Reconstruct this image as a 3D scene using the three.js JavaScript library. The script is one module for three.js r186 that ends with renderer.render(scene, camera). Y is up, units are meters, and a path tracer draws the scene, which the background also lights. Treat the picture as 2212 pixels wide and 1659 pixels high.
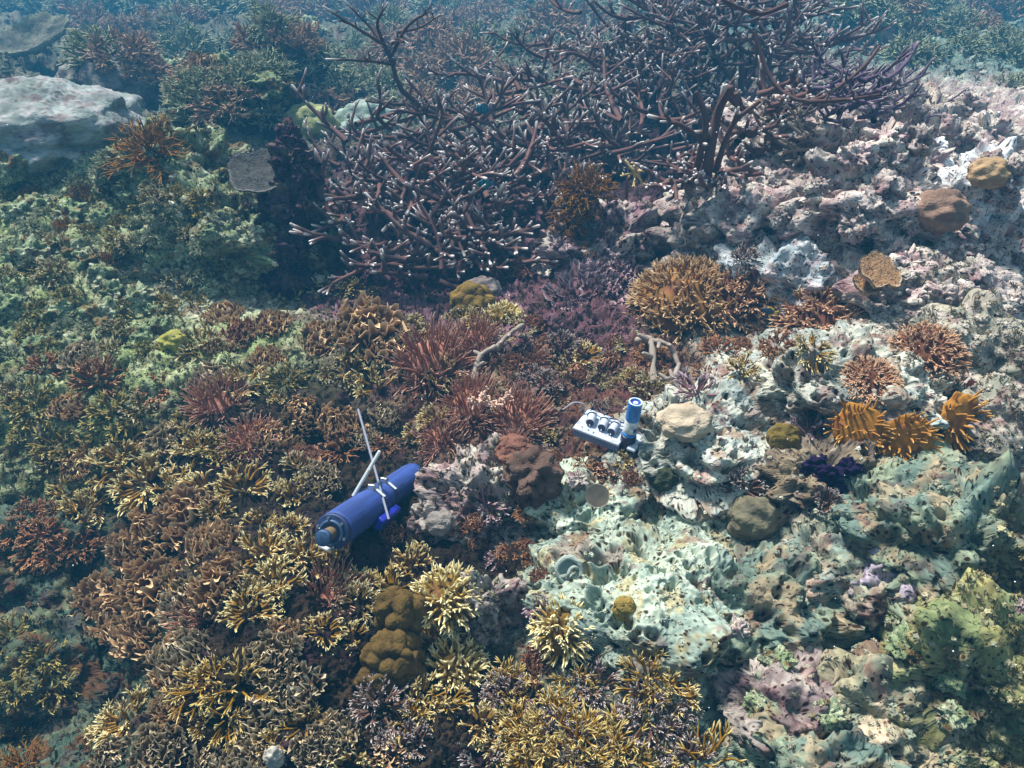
import * as THREE from 'three';
import { mergeVertices } from 'three/addons/utils/BufferGeometryUtils.js';
import { RoundedBoxGeometry } from 'three/addons/geometries/RoundedBoxGeometry.js';
import { createNoise3D } from 'simplex-noise';
import { MeshBVH } from 'three-mesh-bvh';

// ---------------------------------------------------------------- camera, water light, sun, exposure
const W = 1024, H = 768, FOV = 54, PITCH = 37, EYE = 1.2;
const scene = new THREE.Scene();
const camera = new THREE.PerspectiveCamera(FOV, W / H, 0.05, 200);
camera.position.set(0, EYE, 0);
camera.rotation.x = -PITCH * Math.PI / 180;
camera.updateMatrixWorld(true);
const renderer = new THREE.WebGLRenderer({ antialias: true });
renderer.setSize(W, H);
renderer.toneMapping = THREE.LinearToneMapping;
renderer.toneMappingExposure = 1.75;
renderer.shadowMap.enabled = true;
{
  const w = 128, h = 64, a = new Float32Array(w * h * 4);
  for (let j = 0; j < h; j++) {
    const e = ((j + 0.5) / h - 0.5) * Math.PI, s = Math.sin(e);       // light through the water: bright overhead, blue to the sides
    const t = Math.pow(Math.max(0, s), 1.6), d = Math.max(0, -s);
    const c = [0.008 + 0.35 * t - 0.004 * d, 0.038 + 0.44 * t - 0.016 * d, 0.066 + 0.49 * t - 0.028 * d];
    for (let i = 0; i < w; i++) { const k = (j * w + i) * 4; a[k] = c[0]; a[k + 1] = c[1]; a[k + 2] = c[2]; a[k + 3] = 1; }
  }
  const sky = new THREE.DataTexture(a, w, h, THREE.RGBAFormat, THREE.FloatType);
  sky.mapping = THREE.EquirectangularReflectionMapping; sky.magFilter = THREE.LinearFilter; sky.needsUpdate = true;
  scene.background = sky; scene.environment = sky;
}
const sun = new THREE.DirectionalLight(new THREE.Color(1.0, 0.95, 0.86), 5.0);
sun.position.set(-2.4, 6.2, -5.0);
sun.target.position.set(0, 0, -2);
sun.castShadow = true; sun.shadow.radius = 16; sun.shadow.mapSize.set(4096, 4096);
Object.assign(sun.shadow.camera, { left: -5, right: 5, top: 5, bottom: -5, near: 0.5, far: 20 });
scene.add(sun, sun.target);
scene.fog = new THREE.FogExp2(new THREE.Color(0.09, 0.5, 0.95), 0.036);

// ---------------------------------------------------------------- helpers
const V = (x, y, z) => new THREE.Vector3(x, y, z);
const mul = (s) => () => { s |= 0; s = s + 0x6D2B79F5 | 0; let t = Math.imul(s ^ s >>> 15, 1 | s); t = t + Math.imul(t ^ t >>> 7, 61 | t) ^ t; return ((t ^ t >>> 14) >>> 0) / 4294967296; };
const R = mul(20240611);
const rr = (a, b, r = R) => a + (b - a) * r();
const n3 = createNoise3D(mul(7)), n3b = createNoise3D(mul(99));
const sm = (a, b, x) => { x = Math.min(1, Math.max(0, (x - a) / (b - a))); return x * x * (3 - 2 * x); };
const mix3 = (a, b, t) => [a[0] + (b[0] - a[0]) * t, a[1] + (b[1] - a[1]) * t, a[2] + (b[2] - a[2]) * t];
const pick = (r, arr) => arr[Math.floor(r() * arr.length) % arr.length];
const fbm = (x, y, z, f, o) => { let s = 0, a = 1; for (let i = 0; i < o; i++) { s += a * n3(x * f, y * f, z * f); f *= 2.1; a *= 0.5; } return s; };
const hash = (x, y, z, k) => { let h = Math.imul(x, 374761393) + Math.imul(y, 668265263) + Math.imul(z, 2147483647 ^ 0x5bd1e995) + Math.imul(k, 974634711); h = Math.imul(h ^ h >>> 13, 1274126177); h = Math.imul(h ^ h >>> 15, 0x85ebca6b); return ((h ^ h >>> 16) >>> 0) / 4294967296; };
function pits(x, y, z, cell, share) {               // round bore holes of mixed width; 0 outside, 1 at the floor
  const X = x / cell, Y = y / cell, Z = z / cell, ix = Math.floor(X), iy = Math.floor(Y), iz = Math.floor(Z); let best = 0;
  for (let a = -1; a < 2; a++) for (let b = -1; b < 2; b++) for (let c = -1; c < 2; c++) {
    const px = ix + a, py = iy + b, pz = iz + c;
    if (hash(px, py, pz, 1) > share) continue;
    const r = 0.2 + 0.42 * hash(px, py, pz, 2), dx = px + hash(px, py, pz, 3) - X, dy = py + hash(px, py, pz, 4) - Y, dz = pz + hash(px, py, pz, 5) - Z;
    const d2 = dx * dx + dy * dy + dz * dz; if (d2 > r * r) continue;
    const q = sm(1, 0.45, Math.sqrt(d2) / r) * r * 1.8; if (q > best) best = q;
  }
  return best;
}
function knobs(x, y, z, cell) {                     // rounded lumps, 0 in the seams, 1 on top
  const X = x / cell, Y = y / cell, Z = z / cell, ix = Math.floor(X), iy = Math.floor(Y), iz = Math.floor(Z); let best = 9;
  for (let a = -1; a < 2; a++) for (let b = -1; b < 2; b++) for (let c = -1; c < 2; c++) {
    const px = ix + a, py = iy + b, pz = iz + c;
    const dx = px + hash(px, py, pz, 6) - X, dy = py + hash(px, py, pz, 7) - Y, dz = pz + hash(px, py, pz, 8) - Z;
    const d2 = dx * dx + dy * dy + dz * dz; if (d2 < best) best = d2;
  }
  return Math.sqrt(Math.max(0, 1 - best * 1.15));
}
const vivid = (c, k = 1.16) => { const l = 0.3 * c[0] + 0.55 * c[1] + 0.15 * c[2]; return c.map((x) => Math.max(0.006, l + (x - l) * k)); };
class MB {
  constructor() { this.p = []; this.n = []; this.c = []; this.i = []; this.k = 0; }
  vert(x, y, z, nx, ny, nz, c0) { const c = vivid(c0); this.p.push(x, y, z); this.n.push(nx, ny, nz); this.c.push(c[0], c[1], c[2]); return this.k++; }
  tube(pts, rad, sides, cols, round = false) {       // tapered tube along points, closed at the end
    let u = V(0, 0, 0), t = V(0, 0, 0), w = V(0, 0, 0), first = this.k;
    const n = pts.length;
    for (let j = 0; j < n; j++) {
      t.subVectors(pts[Math.min(n - 1, j + 1)], pts[Math.max(0, j - 1)]).normalize();
      if (j === 0) { u.set(Math.abs(t.y) < 0.8 ? 0 : 1, Math.abs(t.y) < 0.8 ? 1 : 0, 0.13); }
      u.addScaledVector(t, -u.dot(t)).normalize(); w.crossVectors(t, u);
      for (let s = 0; s < sides; s++) {
        const a = s / sides * 2 * Math.PI, ca = Math.cos(a), sa = Math.sin(a), nx = u.x * ca + w.x * sa, ny = u.y * ca + w.y * sa, nz = u.z * ca + w.z * sa;
        this.vert(pts[j].x + nx * rad[j], pts[j].y + ny * rad[j], pts[j].z + nz * rad[j], nx, ny, nz, cols[j]);
      }
      if (j) for (let s = 0; s < sides; s++) {
        const a = first + (j - 1) * sides + s, b = first + (j - 1) * sides + (s + 1) % sides, c = a + sides, d = b + sides;
        this.i.push(a, b, d, a, d, c);
      }
    }
    const e = pts[n - 1], rl = rad[n - 1] * (round ? 0.8 : 1.2);
    const tip = this.vert(e.x + t.x * rl, e.y + t.y * rl, e.z + t.z * rl, t.x, t.y, t.z, cols[n - 1]);
    for (let s = 0; s < sides; s++) this.i.push(first + (n - 1) * sides + s, first + (n - 1) * sides + (s + 1) % sides, tip);
  }
  geo() {
    const g = new THREE.BufferGeometry();
    g.setAttribute('position', new THREE.Float32BufferAttribute(this.p, 3));
    g.setAttribute('normal', new THREE.Float32BufferAttribute(this.n, 3));
    g.setAttribute('color', new THREE.Float32BufferAttribute(this.c, 3));
    g.setIndex(this.i); return g;
  }
}
const used = {};
function numbered(name) { used[name] = (used[name] ?? -1) + 1; return used[name] ? `${name}_${String(used[name]).padStart(3, '0')}` : name; }
const mesh = (name, g, m, parent) => { const o = new THREE.Mesh(g, m); o.name = parent === scene ? numbered(name) : name; o.castShadow = o.receiveShadow = true; parent.add(o); return o; };
const group = (name) => { const g = new THREE.Group(); g.name = numbered(name); scene.add(g); return g; };
function tag(o, label, category, grp, kind) { if (label) o.userData.label = label; if (category) o.userData.category = category; if (grp) o.userData.group = grp; if (kind) o.userData.kind = kind; return o; }

// places are read off in a grid 2212 wide and 1659 high laid over the view, then found on the real ground
const K = W / 2212, FPX = (H / 2) / Math.tan(FOV * Math.PI / 360);
function ray(u, v) { return V((u * K - W / 2) / FPX, -(v * K - H / 2) / FPX, -1).applyQuaternion(camera.quaternion).normalize(); }
function onPlane(u, v, y) { const d = ray(u, v), t = (y - EYE) / d.y; return V(d.x * t, y, d.z * t); }
const at = (u, v, dist) => ray(u, v).multiplyScalar(dist).add(camera.position);
const metres = (px, dist) => px * K / FPX * dist;

// ---------------------------------------------------------------- materials
const grain = (() => {
  const n = 512, a = new Uint8Array(n * n * 4), r = mul(5), lat = {};
  const per = (x, y, f) => { const xi = Math.floor(x * f), yi = Math.floor(y * f), fx = x * f - xi, fy = y * f - yi, g = (i, j) => hash((i + f) % f, (j + f) % f, f, 11); const sx = fx * fx * (3 - 2 * fx), sy = fy * fy * (3 - 2 * fy); return (g(xi, yi) * (1 - sx) + g(xi + 1, yi) * sx) * (1 - sy) + (g(xi, yi + 1) * (1 - sx) + g(xi + 1, yi + 1) * sx) * sy; };
  for (let j = 0; j < n; j++) for (let i = 0; i < n; i++) {
    const x = i / n, y = j / n; let s = 0.35 * per(x, y, 24) + 0.3 * per(x, y, 56) + 0.35 * per(x, y, 128);
    const k = (j * n + i) * 4; a[k] = a[k + 1] = a[k + 2] = Math.max(0, Math.min(255, s * 255)); a[k + 3] = 255;
  }
  const t = new THREE.DataTexture(a, n, n); t.wrapS = t.wrapT = THREE.RepeatWrapping; t.magFilter = THREE.LinearFilter; t.needsUpdate = true; return t;
})();
const bored = (() => {                                 // relief of bored limestone: grit with round holes of mixed width
  const n = 1024, a = new Uint8Array(n * n * 4), val = (x, y, f) => { const X = x * f, Y = y * f, xi = Math.floor(X), yi = Math.floor(Y), fx = X - xi, fy = Y - yi, g = (i, j) => hash((i + f) % f, (j + f) % f, f, 21), sx = fx * fx * (3 - 2 * fx), sy = fy * fy * (3 - 2 * fy); return (g(xi, yi) * (1 - sx) + g(xi + 1, yi) * sx) * (1 - sy) + (g(xi, yi + 1) * (1 - sx) + g(xi + 1, yi + 1) * sx) * sy; };
  const holes = (x, y, f, share, k) => { const X = x * f, Y = y * f, xi = Math.floor(X), yi = Math.floor(Y); let b = 0; for (let i = -1; i < 2; i++) for (let j = -1; j < 2; j++) { const p = (xi + i + f) % f, q = (yi + j + f) % f; if (hash(p, q, k, 1) > share) continue; const r = .16 + .4 * hash(p, q, k, 2) ** 2, d = Math.hypot(xi + i + hash(p, q, k, 3) - X, yi + j + hash(p, q, k, 4) - Y) / r; b = Math.max(b, sm(1, .55, d) * (.4 + r)); } return b; };
  for (let j = 0; j < n; j++) for (let i = 0; i < n; i++) {
    const x = i / n, y = j / n, s = .62 + .30 * (.3 * val(x, y, 20) + .3 * val(x, y, 50) + .25 * val(x, y, 120) + .15 * val(x, y, 260) - .5) - .55 * Math.max(holes(x, y, 26, .5, 31), holes(x, y, 60, .35, 32) * .6), k = (j * n + i) * 4;
    a[k] = a[k + 1] = a[k + 2] = Math.max(0, Math.min(255, s * 255)); a[k + 3] = 255;
  }
  const t = new THREE.DataTexture(a, n, n); t.wrapS = t.wrapT = THREE.RepeatWrapping; t.magFilter = THREE.LinearFilter; t.needsUpdate = true; return t;
})();
function tinted(n, f) { const a = new Uint8Array(n * n * 4); for (let j = 0; j < n; j++) for (let i = 0; i < n; i++) { const c = f(i / n, j / n, i, j), k = (j * n + i) * 4; for (let q = 0; q < 3; q++) a[k + q] = Math.max(0, Math.min(255, c[q] * 255)); a[k + 3] = 255; } const t = new THREE.DataTexture(a, n, n); t.wrapS = t.wrapT = THREE.RepeatWrapping; t.magFilter = THREE.LinearFilter; t.colorSpace = THREE.SRGBColorSpace; t.needsUpdate = true; return t; }
const soft = (x, y, f, k) => { const X = x * f, Y = y * f, xi = Math.floor(X), yi = Math.floor(Y), fx = X - xi, fy = Y - yi, g = (i, j) => hash((i + f) % f, (j + f) % f, f, k), sx = fx * fx * (3 - 2 * fx), sy = fy * fy * (3 - 2 * fy); return (g(xi, yi) * (1 - sx) + g(xi + 1, yi) * sx) * (1 - sy) + (g(xi, yi + 1) * (1 - sx) + g(xi + 1, yi + 1) * sx) * sy; };
const dots = (x, y, f, share, k) => { const X = x * f, Y = y * f, xi = Math.floor(X), yi = Math.floor(Y); let b = 0; for (let i = -1; i < 2; i++) for (let j = -1; j < 2; j++) { const p = (xi + i + f) % f, q = (yi + j + f) % f; if (hash(p, q, k, 1) > share) continue; const r = .12 + .34 * hash(p, q, k, 2), d = Math.hypot(xi + i + hash(p, q, k, 3) - X, yi + j + hash(p, q, k, 4) - Y) / r; b = Math.max(b, sm(1, .5, d)); } return b; };
const speckle = tinted(1024, (x, y) => {              // turf specks, crust flecks and pale grit on bare limestone
  const m = .86 + .16 * (soft(x, y, 90, 3) * .5 + soft(x, y, 200, 4) * .5) - .12 * (soft(x, y, 14, 6) > .62 ? soft(x, y, 60, 7) : 0), d = Math.max(dots(x, y, 50, .30, 51), .7 * dots(x, y, 96, .3, 52)), p = dots(x, y, 64, .25, 53) * (1 - d);
  return [m * (1 - .62 * d) + .12 * p, m * (1 - .70 * d) + .10 * p, m * (1 - .72 * d) + .07 * p];
});
const film = tinted(512, (x, y) => { const m = .86 + .14 * soft(x, y, 7, 8) - .10 * sm(.6, .8, soft(x, y, 16, 9)) - .08 * soft(x, y, 60, 10) - .25 * dots(x, y, 30, .10, 55); return [m, m * (1 + .02 * soft(x, y, 9, 12)), m * .99]; });
const rockM = new THREE.MeshPhysicalMaterial({ vertexColors: true, roughness: 1, specularIntensity: 0.12, map: speckle, bumpMap: bored, bumpScale: 0.009 }); rockM.name = 'reef_rock';
const coralM = new THREE.MeshPhysicalMaterial({ vertexColors: true, roughness: 0.85, specularIntensity: 0.2 }); coralM.name = 'coral_tissue';
const softM = new THREE.MeshPhysicalMaterial({ vertexColors: true, roughness: 0.85, side: THREE.DoubleSide, specularIntensity: 0.2 }); softM.name = 'soft_tissue';
const lumpM = new THREE.MeshPhysicalMaterial({ vertexColors: true, roughness: 0.95, specularIntensity: 0.15, map: film, bumpMap: grain, bumpScale: 0.0025 }); lumpM.name = 'boulder_tissue';
const sheetM = new THREE.MeshPhysicalMaterial({ vertexColors: true, roughness: 0.95, specularIntensity: 0.12, map: speckle, bumpMap: grain, bumpScale: 0.004, side: THREE.DoubleSide }); sheetM.name = 'plate_tissue';
const plain = (c, rough, metal = 0) => new THREE.MeshStandardMaterial({ color: new THREE.Color().setRGB(...c), roughness: rough, metalness: metal });

// ---------------------------------------------------------------- the reef bed
const bumps = [];
const bump = (u, v, h, r, r2 = r, turn = 0) => { const c = onPlane(u, v, Math.max(-0.4, h)); bumps.push([c.x, c.z, h, r, r2, Math.cos(turn), Math.sin(turn)]); };
bump(790, 1080, -0.10, 0.26); bump(100, 1430, -0.34, 0.34, 0.5); bump(270, 1480, -0.16, 0.16);
bump(560, 1330, 0.05, 0.25); bump(330, 1250, 0.05, 0.2);
bump(700, 600, -0.05, 0.3); bump(1000, 600, -0.10, 0.4); bump(1200, 590, 0.02, 0.2);
bump(1000, 1010, 0.03, 0.2); bump(1500, 960, 0.06, 0.3); bump(1850, 840, 0.10, 0.35); bump(1400, 1200, 0.06, 0.26); bump(1900, 1180, 0.08, 0.3);
bump(1700, 420, 0.10, 0.5); bump(2050, 420, 0.20, 0.7); bump(1950, 620, 0.08, 0.45); bump(1550, 560, 0.04, 0.3);
bump(1600, 1480, -0.10, 0.16); bump(1880, 1420, -0.10, 0.14); bump(2150, 1400, 0.06, 0.2);
bump(450, 480, 0.05, 0.3); bump(330, 380, 0.08, 0.5); bump(120, 330, 0.10, 0.7); bump(300, 640, 0.02, 0.5); bump(620, 240, 0.05, 0.5);
bump(1150, 780, 0.0, 0.3); bump(700, 760, 0.05, 0.3); bump(300, 1000, 0.04, 0.3); bump(60, 850, 0.03, 0.3);
function base(x, z) {
  let h = 0.05 * n3(x * 0.9, 3.1, z * 0.9) + 0.025 * n3(x * 2.3, 8.1, z * 2.3);
  for (const b of bumps) { const dx = x - b[0], dz = z - b[1], p = (dx * b[5] + dz * b[6]) / b[3], q = (-dx * b[6] + dz * b[5]) / b[4], e = p * p + q * q; if (e < 7) h += b[2] * Math.exp(-e); }
  { const z0 = 2.9 + 1.3 * sm(0.7, 1.7, x); if (-z > z0) { const f = -z - z0; h -= 0.10 * f * f / (f + 0.5); } h += 0.16 * sm(3.2, 5, -z) * n3(x * 0.8, 2.2, z * 0.8); }                                   // the bed falls away into deeper water
  return h;
}
// zones: u, v, [three rock colours], roughness, holes, lumps, weight
const zoneSpec = [];
const zone = (spots, cols, rough, hole, lump) => { for (const [u, v] of spots) { const c = onPlane(u, v, 0.05); zoneSpec.push([c.x, c.z, cols, rough, hole, lump]); } };
zone([[1350, 1200], [1420, 1340], [1250, 1260], [1350, 1080], [1500, 1120], [1500, 1260]], [[.42, .48, .40], [.27, .33, .29], [.36, .34, .23]], .4, 1, .12);
zone([[1700, 830], [1500, 1000], [1650, 1000], [1550, 900]], [[.50, .51, .45], [.36, .40, .38], [.32, .26, .21]], .4, 1, .2);
zone([[1800, 1350], [1700, 1420], [1900, 1550], [2050, 1150], [1600, 1600], [2000, 1250]], [[.22, .26, .20], [.12, .19, .18], [.33, .28, .2]], .55, 1, .35);
zone([[2150, 1350], [2150, 1520], [2190, 1250]], [[.27, .26, .13], [.17, .20, .11], [.36, .33, .2]], .6, .5, .8);
zone([[1700, 450], [1900, 350], [2000, 550], [1650, 560], [2100, 650], [2150, 300], [1500, 560]], [[.52, .46, .44], [.36, .28, .28], [.56, .52, .46]], .45, 1.1, .3);
zone([[2150, 820], [2180, 950]], [[.37, .34, .28], [.26, .27, .22], [.4, .36, .32]], .35, .1, .2);
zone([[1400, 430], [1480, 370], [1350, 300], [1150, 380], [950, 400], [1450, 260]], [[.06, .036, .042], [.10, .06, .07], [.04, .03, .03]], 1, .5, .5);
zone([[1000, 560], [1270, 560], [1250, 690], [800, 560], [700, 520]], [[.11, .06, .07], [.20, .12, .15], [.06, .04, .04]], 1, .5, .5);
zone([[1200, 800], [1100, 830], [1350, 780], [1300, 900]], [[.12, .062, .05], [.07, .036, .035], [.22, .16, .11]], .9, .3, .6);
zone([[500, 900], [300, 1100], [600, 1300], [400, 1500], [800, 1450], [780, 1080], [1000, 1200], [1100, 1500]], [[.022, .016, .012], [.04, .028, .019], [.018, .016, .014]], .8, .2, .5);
zone([[360, 590], [480, 600]], [[.42, .43, .34], [.26, .30, .22], [.34, .33, .22]], .4, .15, .4);
zone([[200, 500], [100, 620], [250, 700], [60, 480], [450, 700]], [[.24, .29, .15], [.34, .37, .24], [.12, .13, .07]], .8, .2, 1);
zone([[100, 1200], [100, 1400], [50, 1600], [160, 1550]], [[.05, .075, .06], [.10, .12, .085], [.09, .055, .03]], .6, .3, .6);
zone([[300, 80], [900, 80], [1400, 60], [100, 200], [700, 200], [1100, 180]], [[.12, .13, .10], [.08, .10, .08], [.17, .16, .13]], 1.4, .2, 1.6);
zone([[2100, 60], [1900, 40]], [[.12, .20, .18], [.08, .14, .13], [.2, .24, .2]], .8, .2, .6);
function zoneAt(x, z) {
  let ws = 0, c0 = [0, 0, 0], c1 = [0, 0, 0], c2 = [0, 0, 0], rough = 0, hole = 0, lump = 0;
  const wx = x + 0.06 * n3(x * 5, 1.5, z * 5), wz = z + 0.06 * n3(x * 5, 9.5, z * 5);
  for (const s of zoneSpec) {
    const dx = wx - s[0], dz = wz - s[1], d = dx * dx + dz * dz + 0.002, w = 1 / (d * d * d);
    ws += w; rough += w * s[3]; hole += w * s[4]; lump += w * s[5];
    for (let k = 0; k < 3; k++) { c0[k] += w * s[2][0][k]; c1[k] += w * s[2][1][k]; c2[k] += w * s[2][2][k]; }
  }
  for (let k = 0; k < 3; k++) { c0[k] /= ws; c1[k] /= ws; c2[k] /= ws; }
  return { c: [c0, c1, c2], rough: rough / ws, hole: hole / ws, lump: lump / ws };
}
const SLATE = [[.32, .34, .35], [.24, .27, .27], [.37, .36, .38]];
function patch(c, x, y, z, f = 1) {                   // blotches of encrusting growth over bare rock, plus grain
  const a = sm(-0.25, 0.45, fbm(x, y, z, 7 * f, 3)), b = sm(0.15, 0.6, n3b(x * 12 * f, y * 12 * f, z * 12 * f) + 0.45 * n3(x * 48, y * 48, z * 48));
  let o = mix3(mix3(c[0], c[1], a), c[2], b);
  const e = sm(0.42, 0.62, n3b(x * 9 * f + 40, y * 9 * f, z * 9 * f) + 0.5 * n3(x * 31, y * 31 + 7, z * 31)); o = mix3(o, [o[0] * 0.52 + 0.02, o[1] * 0.36 + 0.012, o[2] * 0.36 + 0.02], e * 0.75);   // rusty mauve crusts
  const g = (1 + 0.26 * n3b(x * 90, y * 90, z * 90) + 0.20 * n3(x * 220, y * 220, z * 220)) * (1 + 0.28 * n3(x * 3.1, y * 3.1, z * 3.1 + 9));
  return vivid([o[0] * g, o[1] * g, o[2] * g], 1.18);
}
const relief = (x, y, z, rough, hole, lump) =>
  rough * (0.020 * fbm(x, y, z, 8, 2) + 0.006 * n3(x * 34, y * 34, z * 34) + 0.0075 * n3b(x * 75, y * 75, z * 75) + 0.0045 * n3(x * 160, y * 160, z * 160))
  + lump * (0.024 * (knobs(x, y, z, 0.06) - 0.5) + 0.006 * knobs(x, y, z, 0.022))
  - hole * (0.030 * pits(x, y, z, 0.045, 0.34) + 0.022 * pits(x + 3, y, z, 0.024, 0.7));
const solids = [];                                    // what growth can stand on
{
  const rows = [], cols = [];
  for (let v = 2500; v > 30; v -= 3.45) rows.push(v < 1700 || Math.round(v) % 4 === 0 ? v : 0);
  const z = rows.filter((v) => v > 0).map((v) => onPlane(0, v, 0).z);   // closer rows near the viewer
  let last = z[z.length - 1]; while (last > -70) { last *= 1.05; z.push(last); }
  for (const s of [-9, -6, -4, -3, -2.3, -1.8, -1.5, -1.35, -1.25]) cols.push(s);
  for (let s = -1.2; s <= 1.2; s += 0.0038) cols.push(s);
  for (const s of [1.25, 1.35, 1.5, 1.8, 2.3, 3, 4, 6, 9]) cols.push(s);
  const nr = z.length, nc = cols.length, p = new Float32Array(nr * nc * 3), col = new Float32Array(nr * nc * 3), uv = new Float32Array(nr * nc * 2), idx = new Uint32Array((nr - 1) * (nc - 1) * 6);
  const tanH = Math.tan(FOV * Math.PI / 360) * W / H, cp = Math.cos(PITCH * Math.PI / 180), sp = Math.sin(PITCH * Math.PI / 180);
  for (let j = 0; j < nr; j++) for (let i = 0; i < nc; i++) {
    const zz = z[j], half = (-zz * cp + EYE * sp) * tanH, x = cols[i] * half, h = base(x, zz), e = 0.03;
    const n = V(base(x - e, zz) - base(x + e, zz), 2 * e, base(x, zz - e) - base(x, zz + e)).normalize();
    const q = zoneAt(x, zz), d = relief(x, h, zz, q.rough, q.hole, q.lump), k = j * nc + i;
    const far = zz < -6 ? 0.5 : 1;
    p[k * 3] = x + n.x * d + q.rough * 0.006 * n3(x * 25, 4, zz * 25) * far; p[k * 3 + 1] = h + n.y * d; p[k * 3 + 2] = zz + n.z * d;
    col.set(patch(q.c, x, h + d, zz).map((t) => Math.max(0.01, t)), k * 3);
    uv[k * 2] = x * 2; uv[k * 2 + 1] = (zz - h) * 2;
  }
  let m = 0;
  for (let j = 0; j < nr - 1; j++) for (let i = 0; i < nc - 1; i++) { const a = j * nc + i, b = a + 1, c = a + nc, d = c + 1; idx[m++] = a; idx[m++] = b; idx[m++] = d; idx[m++] = a; idx[m++] = d; idx[m++] = c; }
  const g = new THREE.BufferGeometry();
  g.setAttribute('position', new THREE.BufferAttribute(p, 3)); g.setAttribute('color', new THREE.BufferAttribute(col, 3)); g.setAttribute('uv', new THREE.BufferAttribute(uv, 2));
  g.setIndex(new THREE.BufferAttribute(idx, 1)); g.computeVertexNormals();
  const o = mesh('seabed', g, rockM, scene); tag(o, 'encrusted reef floor with sand pockets and bored rock', null, null, 'structure');
  solids.push({ g: new MeshBVH(g.clone()), at: V(0, 0, 0) });
  console.log('seabed', nr, nc, idx.length / 3);
}
function hit(u, v, many = solids.length) {
  const d = ray(u, v); let best = null;
  for (const s of solids.slice(0, many)) {
    const o = camera.position.clone().sub(s.at), h = s.g.raycastFirst(new THREE.Ray(o, d), THREE.DoubleSide);
    if (h && (!best || h.distance < best.d)) { best = { d: h.distance, p: h.point.clone().add(s.at), n: h.face.normal.clone(), bare: s.bare }; }
  }
  if (best && best.n.dot(d) > 0) best.n.negate();
  return best ?? { d: 8, p: at(u, v, 8), n: V(0, 1, 0) };
}
function surf(u, v, spread = 14) {                     // ground point with a steadied slope
  const h = hit(u, v), n = h.n.clone();
  for (const [a, b] of [[spread, 0], [-spread, 0], [0, spread], [0, -spread]]) n.add(hit(u + a, v + b).n);
  h.n = n.normalize(); return h;
}

// ---------------------------------------------------------------- rocks
const marks = [];                                      // landmarks for telling small growth apart, and places kept clear
const mark = (u, v, r, name) => marks.push([u, v, r, name]);
function ico(detail) { const g = new THREE.IcosahedronGeometry(1, detail); g.deleteAttribute('uv'); g.deleteAttribute('normal'); return mergeVertices(g, 1e-5); }
const icos = {}; const icoOf = (d) => (icos[d] ??= ico(d));
function rockGeo(seed, rx, ry, rz, pal, o = {}) {
  const { rough = 1, hole = 1, lump = 0.4, warp = 0.3, detail = 23, turn = 0, f = 1 } = o;
  const g = icoOf(detail).clone(), a = g.attributes.position, n = a.count, col = new Float32Array(n * 3), uv = new Float32Array(n * 2), s = seed * 3.7, size = (rx + ry + rz) / 3;
  const ct = Math.cos(turn), st = Math.sin(turn);
  for (let k = 0; k < n; k++) {
    const x = a.getX(k), y = a.getY(k), z = a.getZ(k);
    const w = 1 + warp * n3(x * 1.1 + s, y * 1.1, z * 1.1) + warp * 0.5 * n3b(x * 2.4 + s, y * 2.4, z * 2.4);
    const X = x * rx * w, Y = y * ry * w, Z = z * rz * w, d = relief(X + s, Y, Z, rough, hole, lump) * Math.min(1, size / 0.09);
    const nl = 1 / Math.hypot(x / rx, y / ry, z / rz), qx = X + x / rx * nl * d, qy = Y + y / ry * nl * d, qz = Z + z / rz * nl * d;
    a.setXYZ(k, qx * ct + qz * st, qy, -qx * st + qz * ct);
    col.set(patch(pal, qx + s, qy, qz, f).map((t) => Math.max(0.01, t)), k * 3); uv[k * 2] = Math.atan2(z, y) * size * 2; uv[k * 2 + 1] = Math.asin(Math.max(-1, Math.min(1, x))) * size * 2;
  }
  g.setAttribute('color', new THREE.BufferAttribute(col, 3)); g.setAttribute('uv', new THREE.BufferAttribute(uv, 2));
  g.computeVertexNormals(); return g;
}
let rockSeed = 1;
function rock(u, v, wpx, hpx, depth, pal, label, o = {}) {      // a rock bedded in the reef; wpx x hpx as it shows
  const h = hit(u, v + hpx * 0.22, 1), rx = metres(wpx / 2, h.d), ry = metres(hpx / 2, h.d), g = rockGeo(rockSeed++, rx, ry * (o.tall ?? 0.95), rx * depth, pal, o);
  const m = mesh(o.name ?? 'reef_rock', g, o.bare ? lumpM : rockM, scene); m.position.copy(h.p).add(V(0, (o.lift ?? 0.05) * ry, -(o.back ?? 0.3) * rx * depth));
  tag(m, label, o.cat ?? 'rock', o.group);
  solids.push({ g: new MeshBVH(g.clone()), at: m.position.clone(), bare: o.bare });
  return m;
}
const MINT = [[.42, .48, .40], [.27, .33, .29], [.36, .34, .23]], PALE = [[.50, .51, .45], [.36, .40, .38], [.32, .26, .21]], PINK = [[.52, .46, .44], [.36, .28, .28], [.56, .52, .46]],
  TEAL = [[.24, .28, .21], [.15, .20, .175], [.33, .28, .2]], GREY = [[.30, .27, .25], [.19, .15, .15], [.40, .36, .33]], GREEN = [[.20, .25, .15], [.36, .40, .29], [.15, .11, .06]], DARK = [[.06, .05, .025], [.11, .085, .03], [.04, .036, .03]], LILAC = [[.42, .36, .43], [.34, .30, .36], [.3, .27, .26]], YELL = [[.27, .26, .13], [.17, .20, .11], [.36, .33, .2]];
rock(1050, 1070, 275, 270, 0.9, [[.42, .36, .34], [.30, .24, .24], [.46, .43, .38]], 'grey pitted rock mound below the red finger corals right of the cylinder', { rough: .55, lump: .35, detail: 52 });
rock(1270, 1110, 260, 170, 1, MINT, 'small mint grey rock shelf beside the flat round disc coral', { hole: 1.2, lump: .15, rough: .7, detail: 42 });
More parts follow.
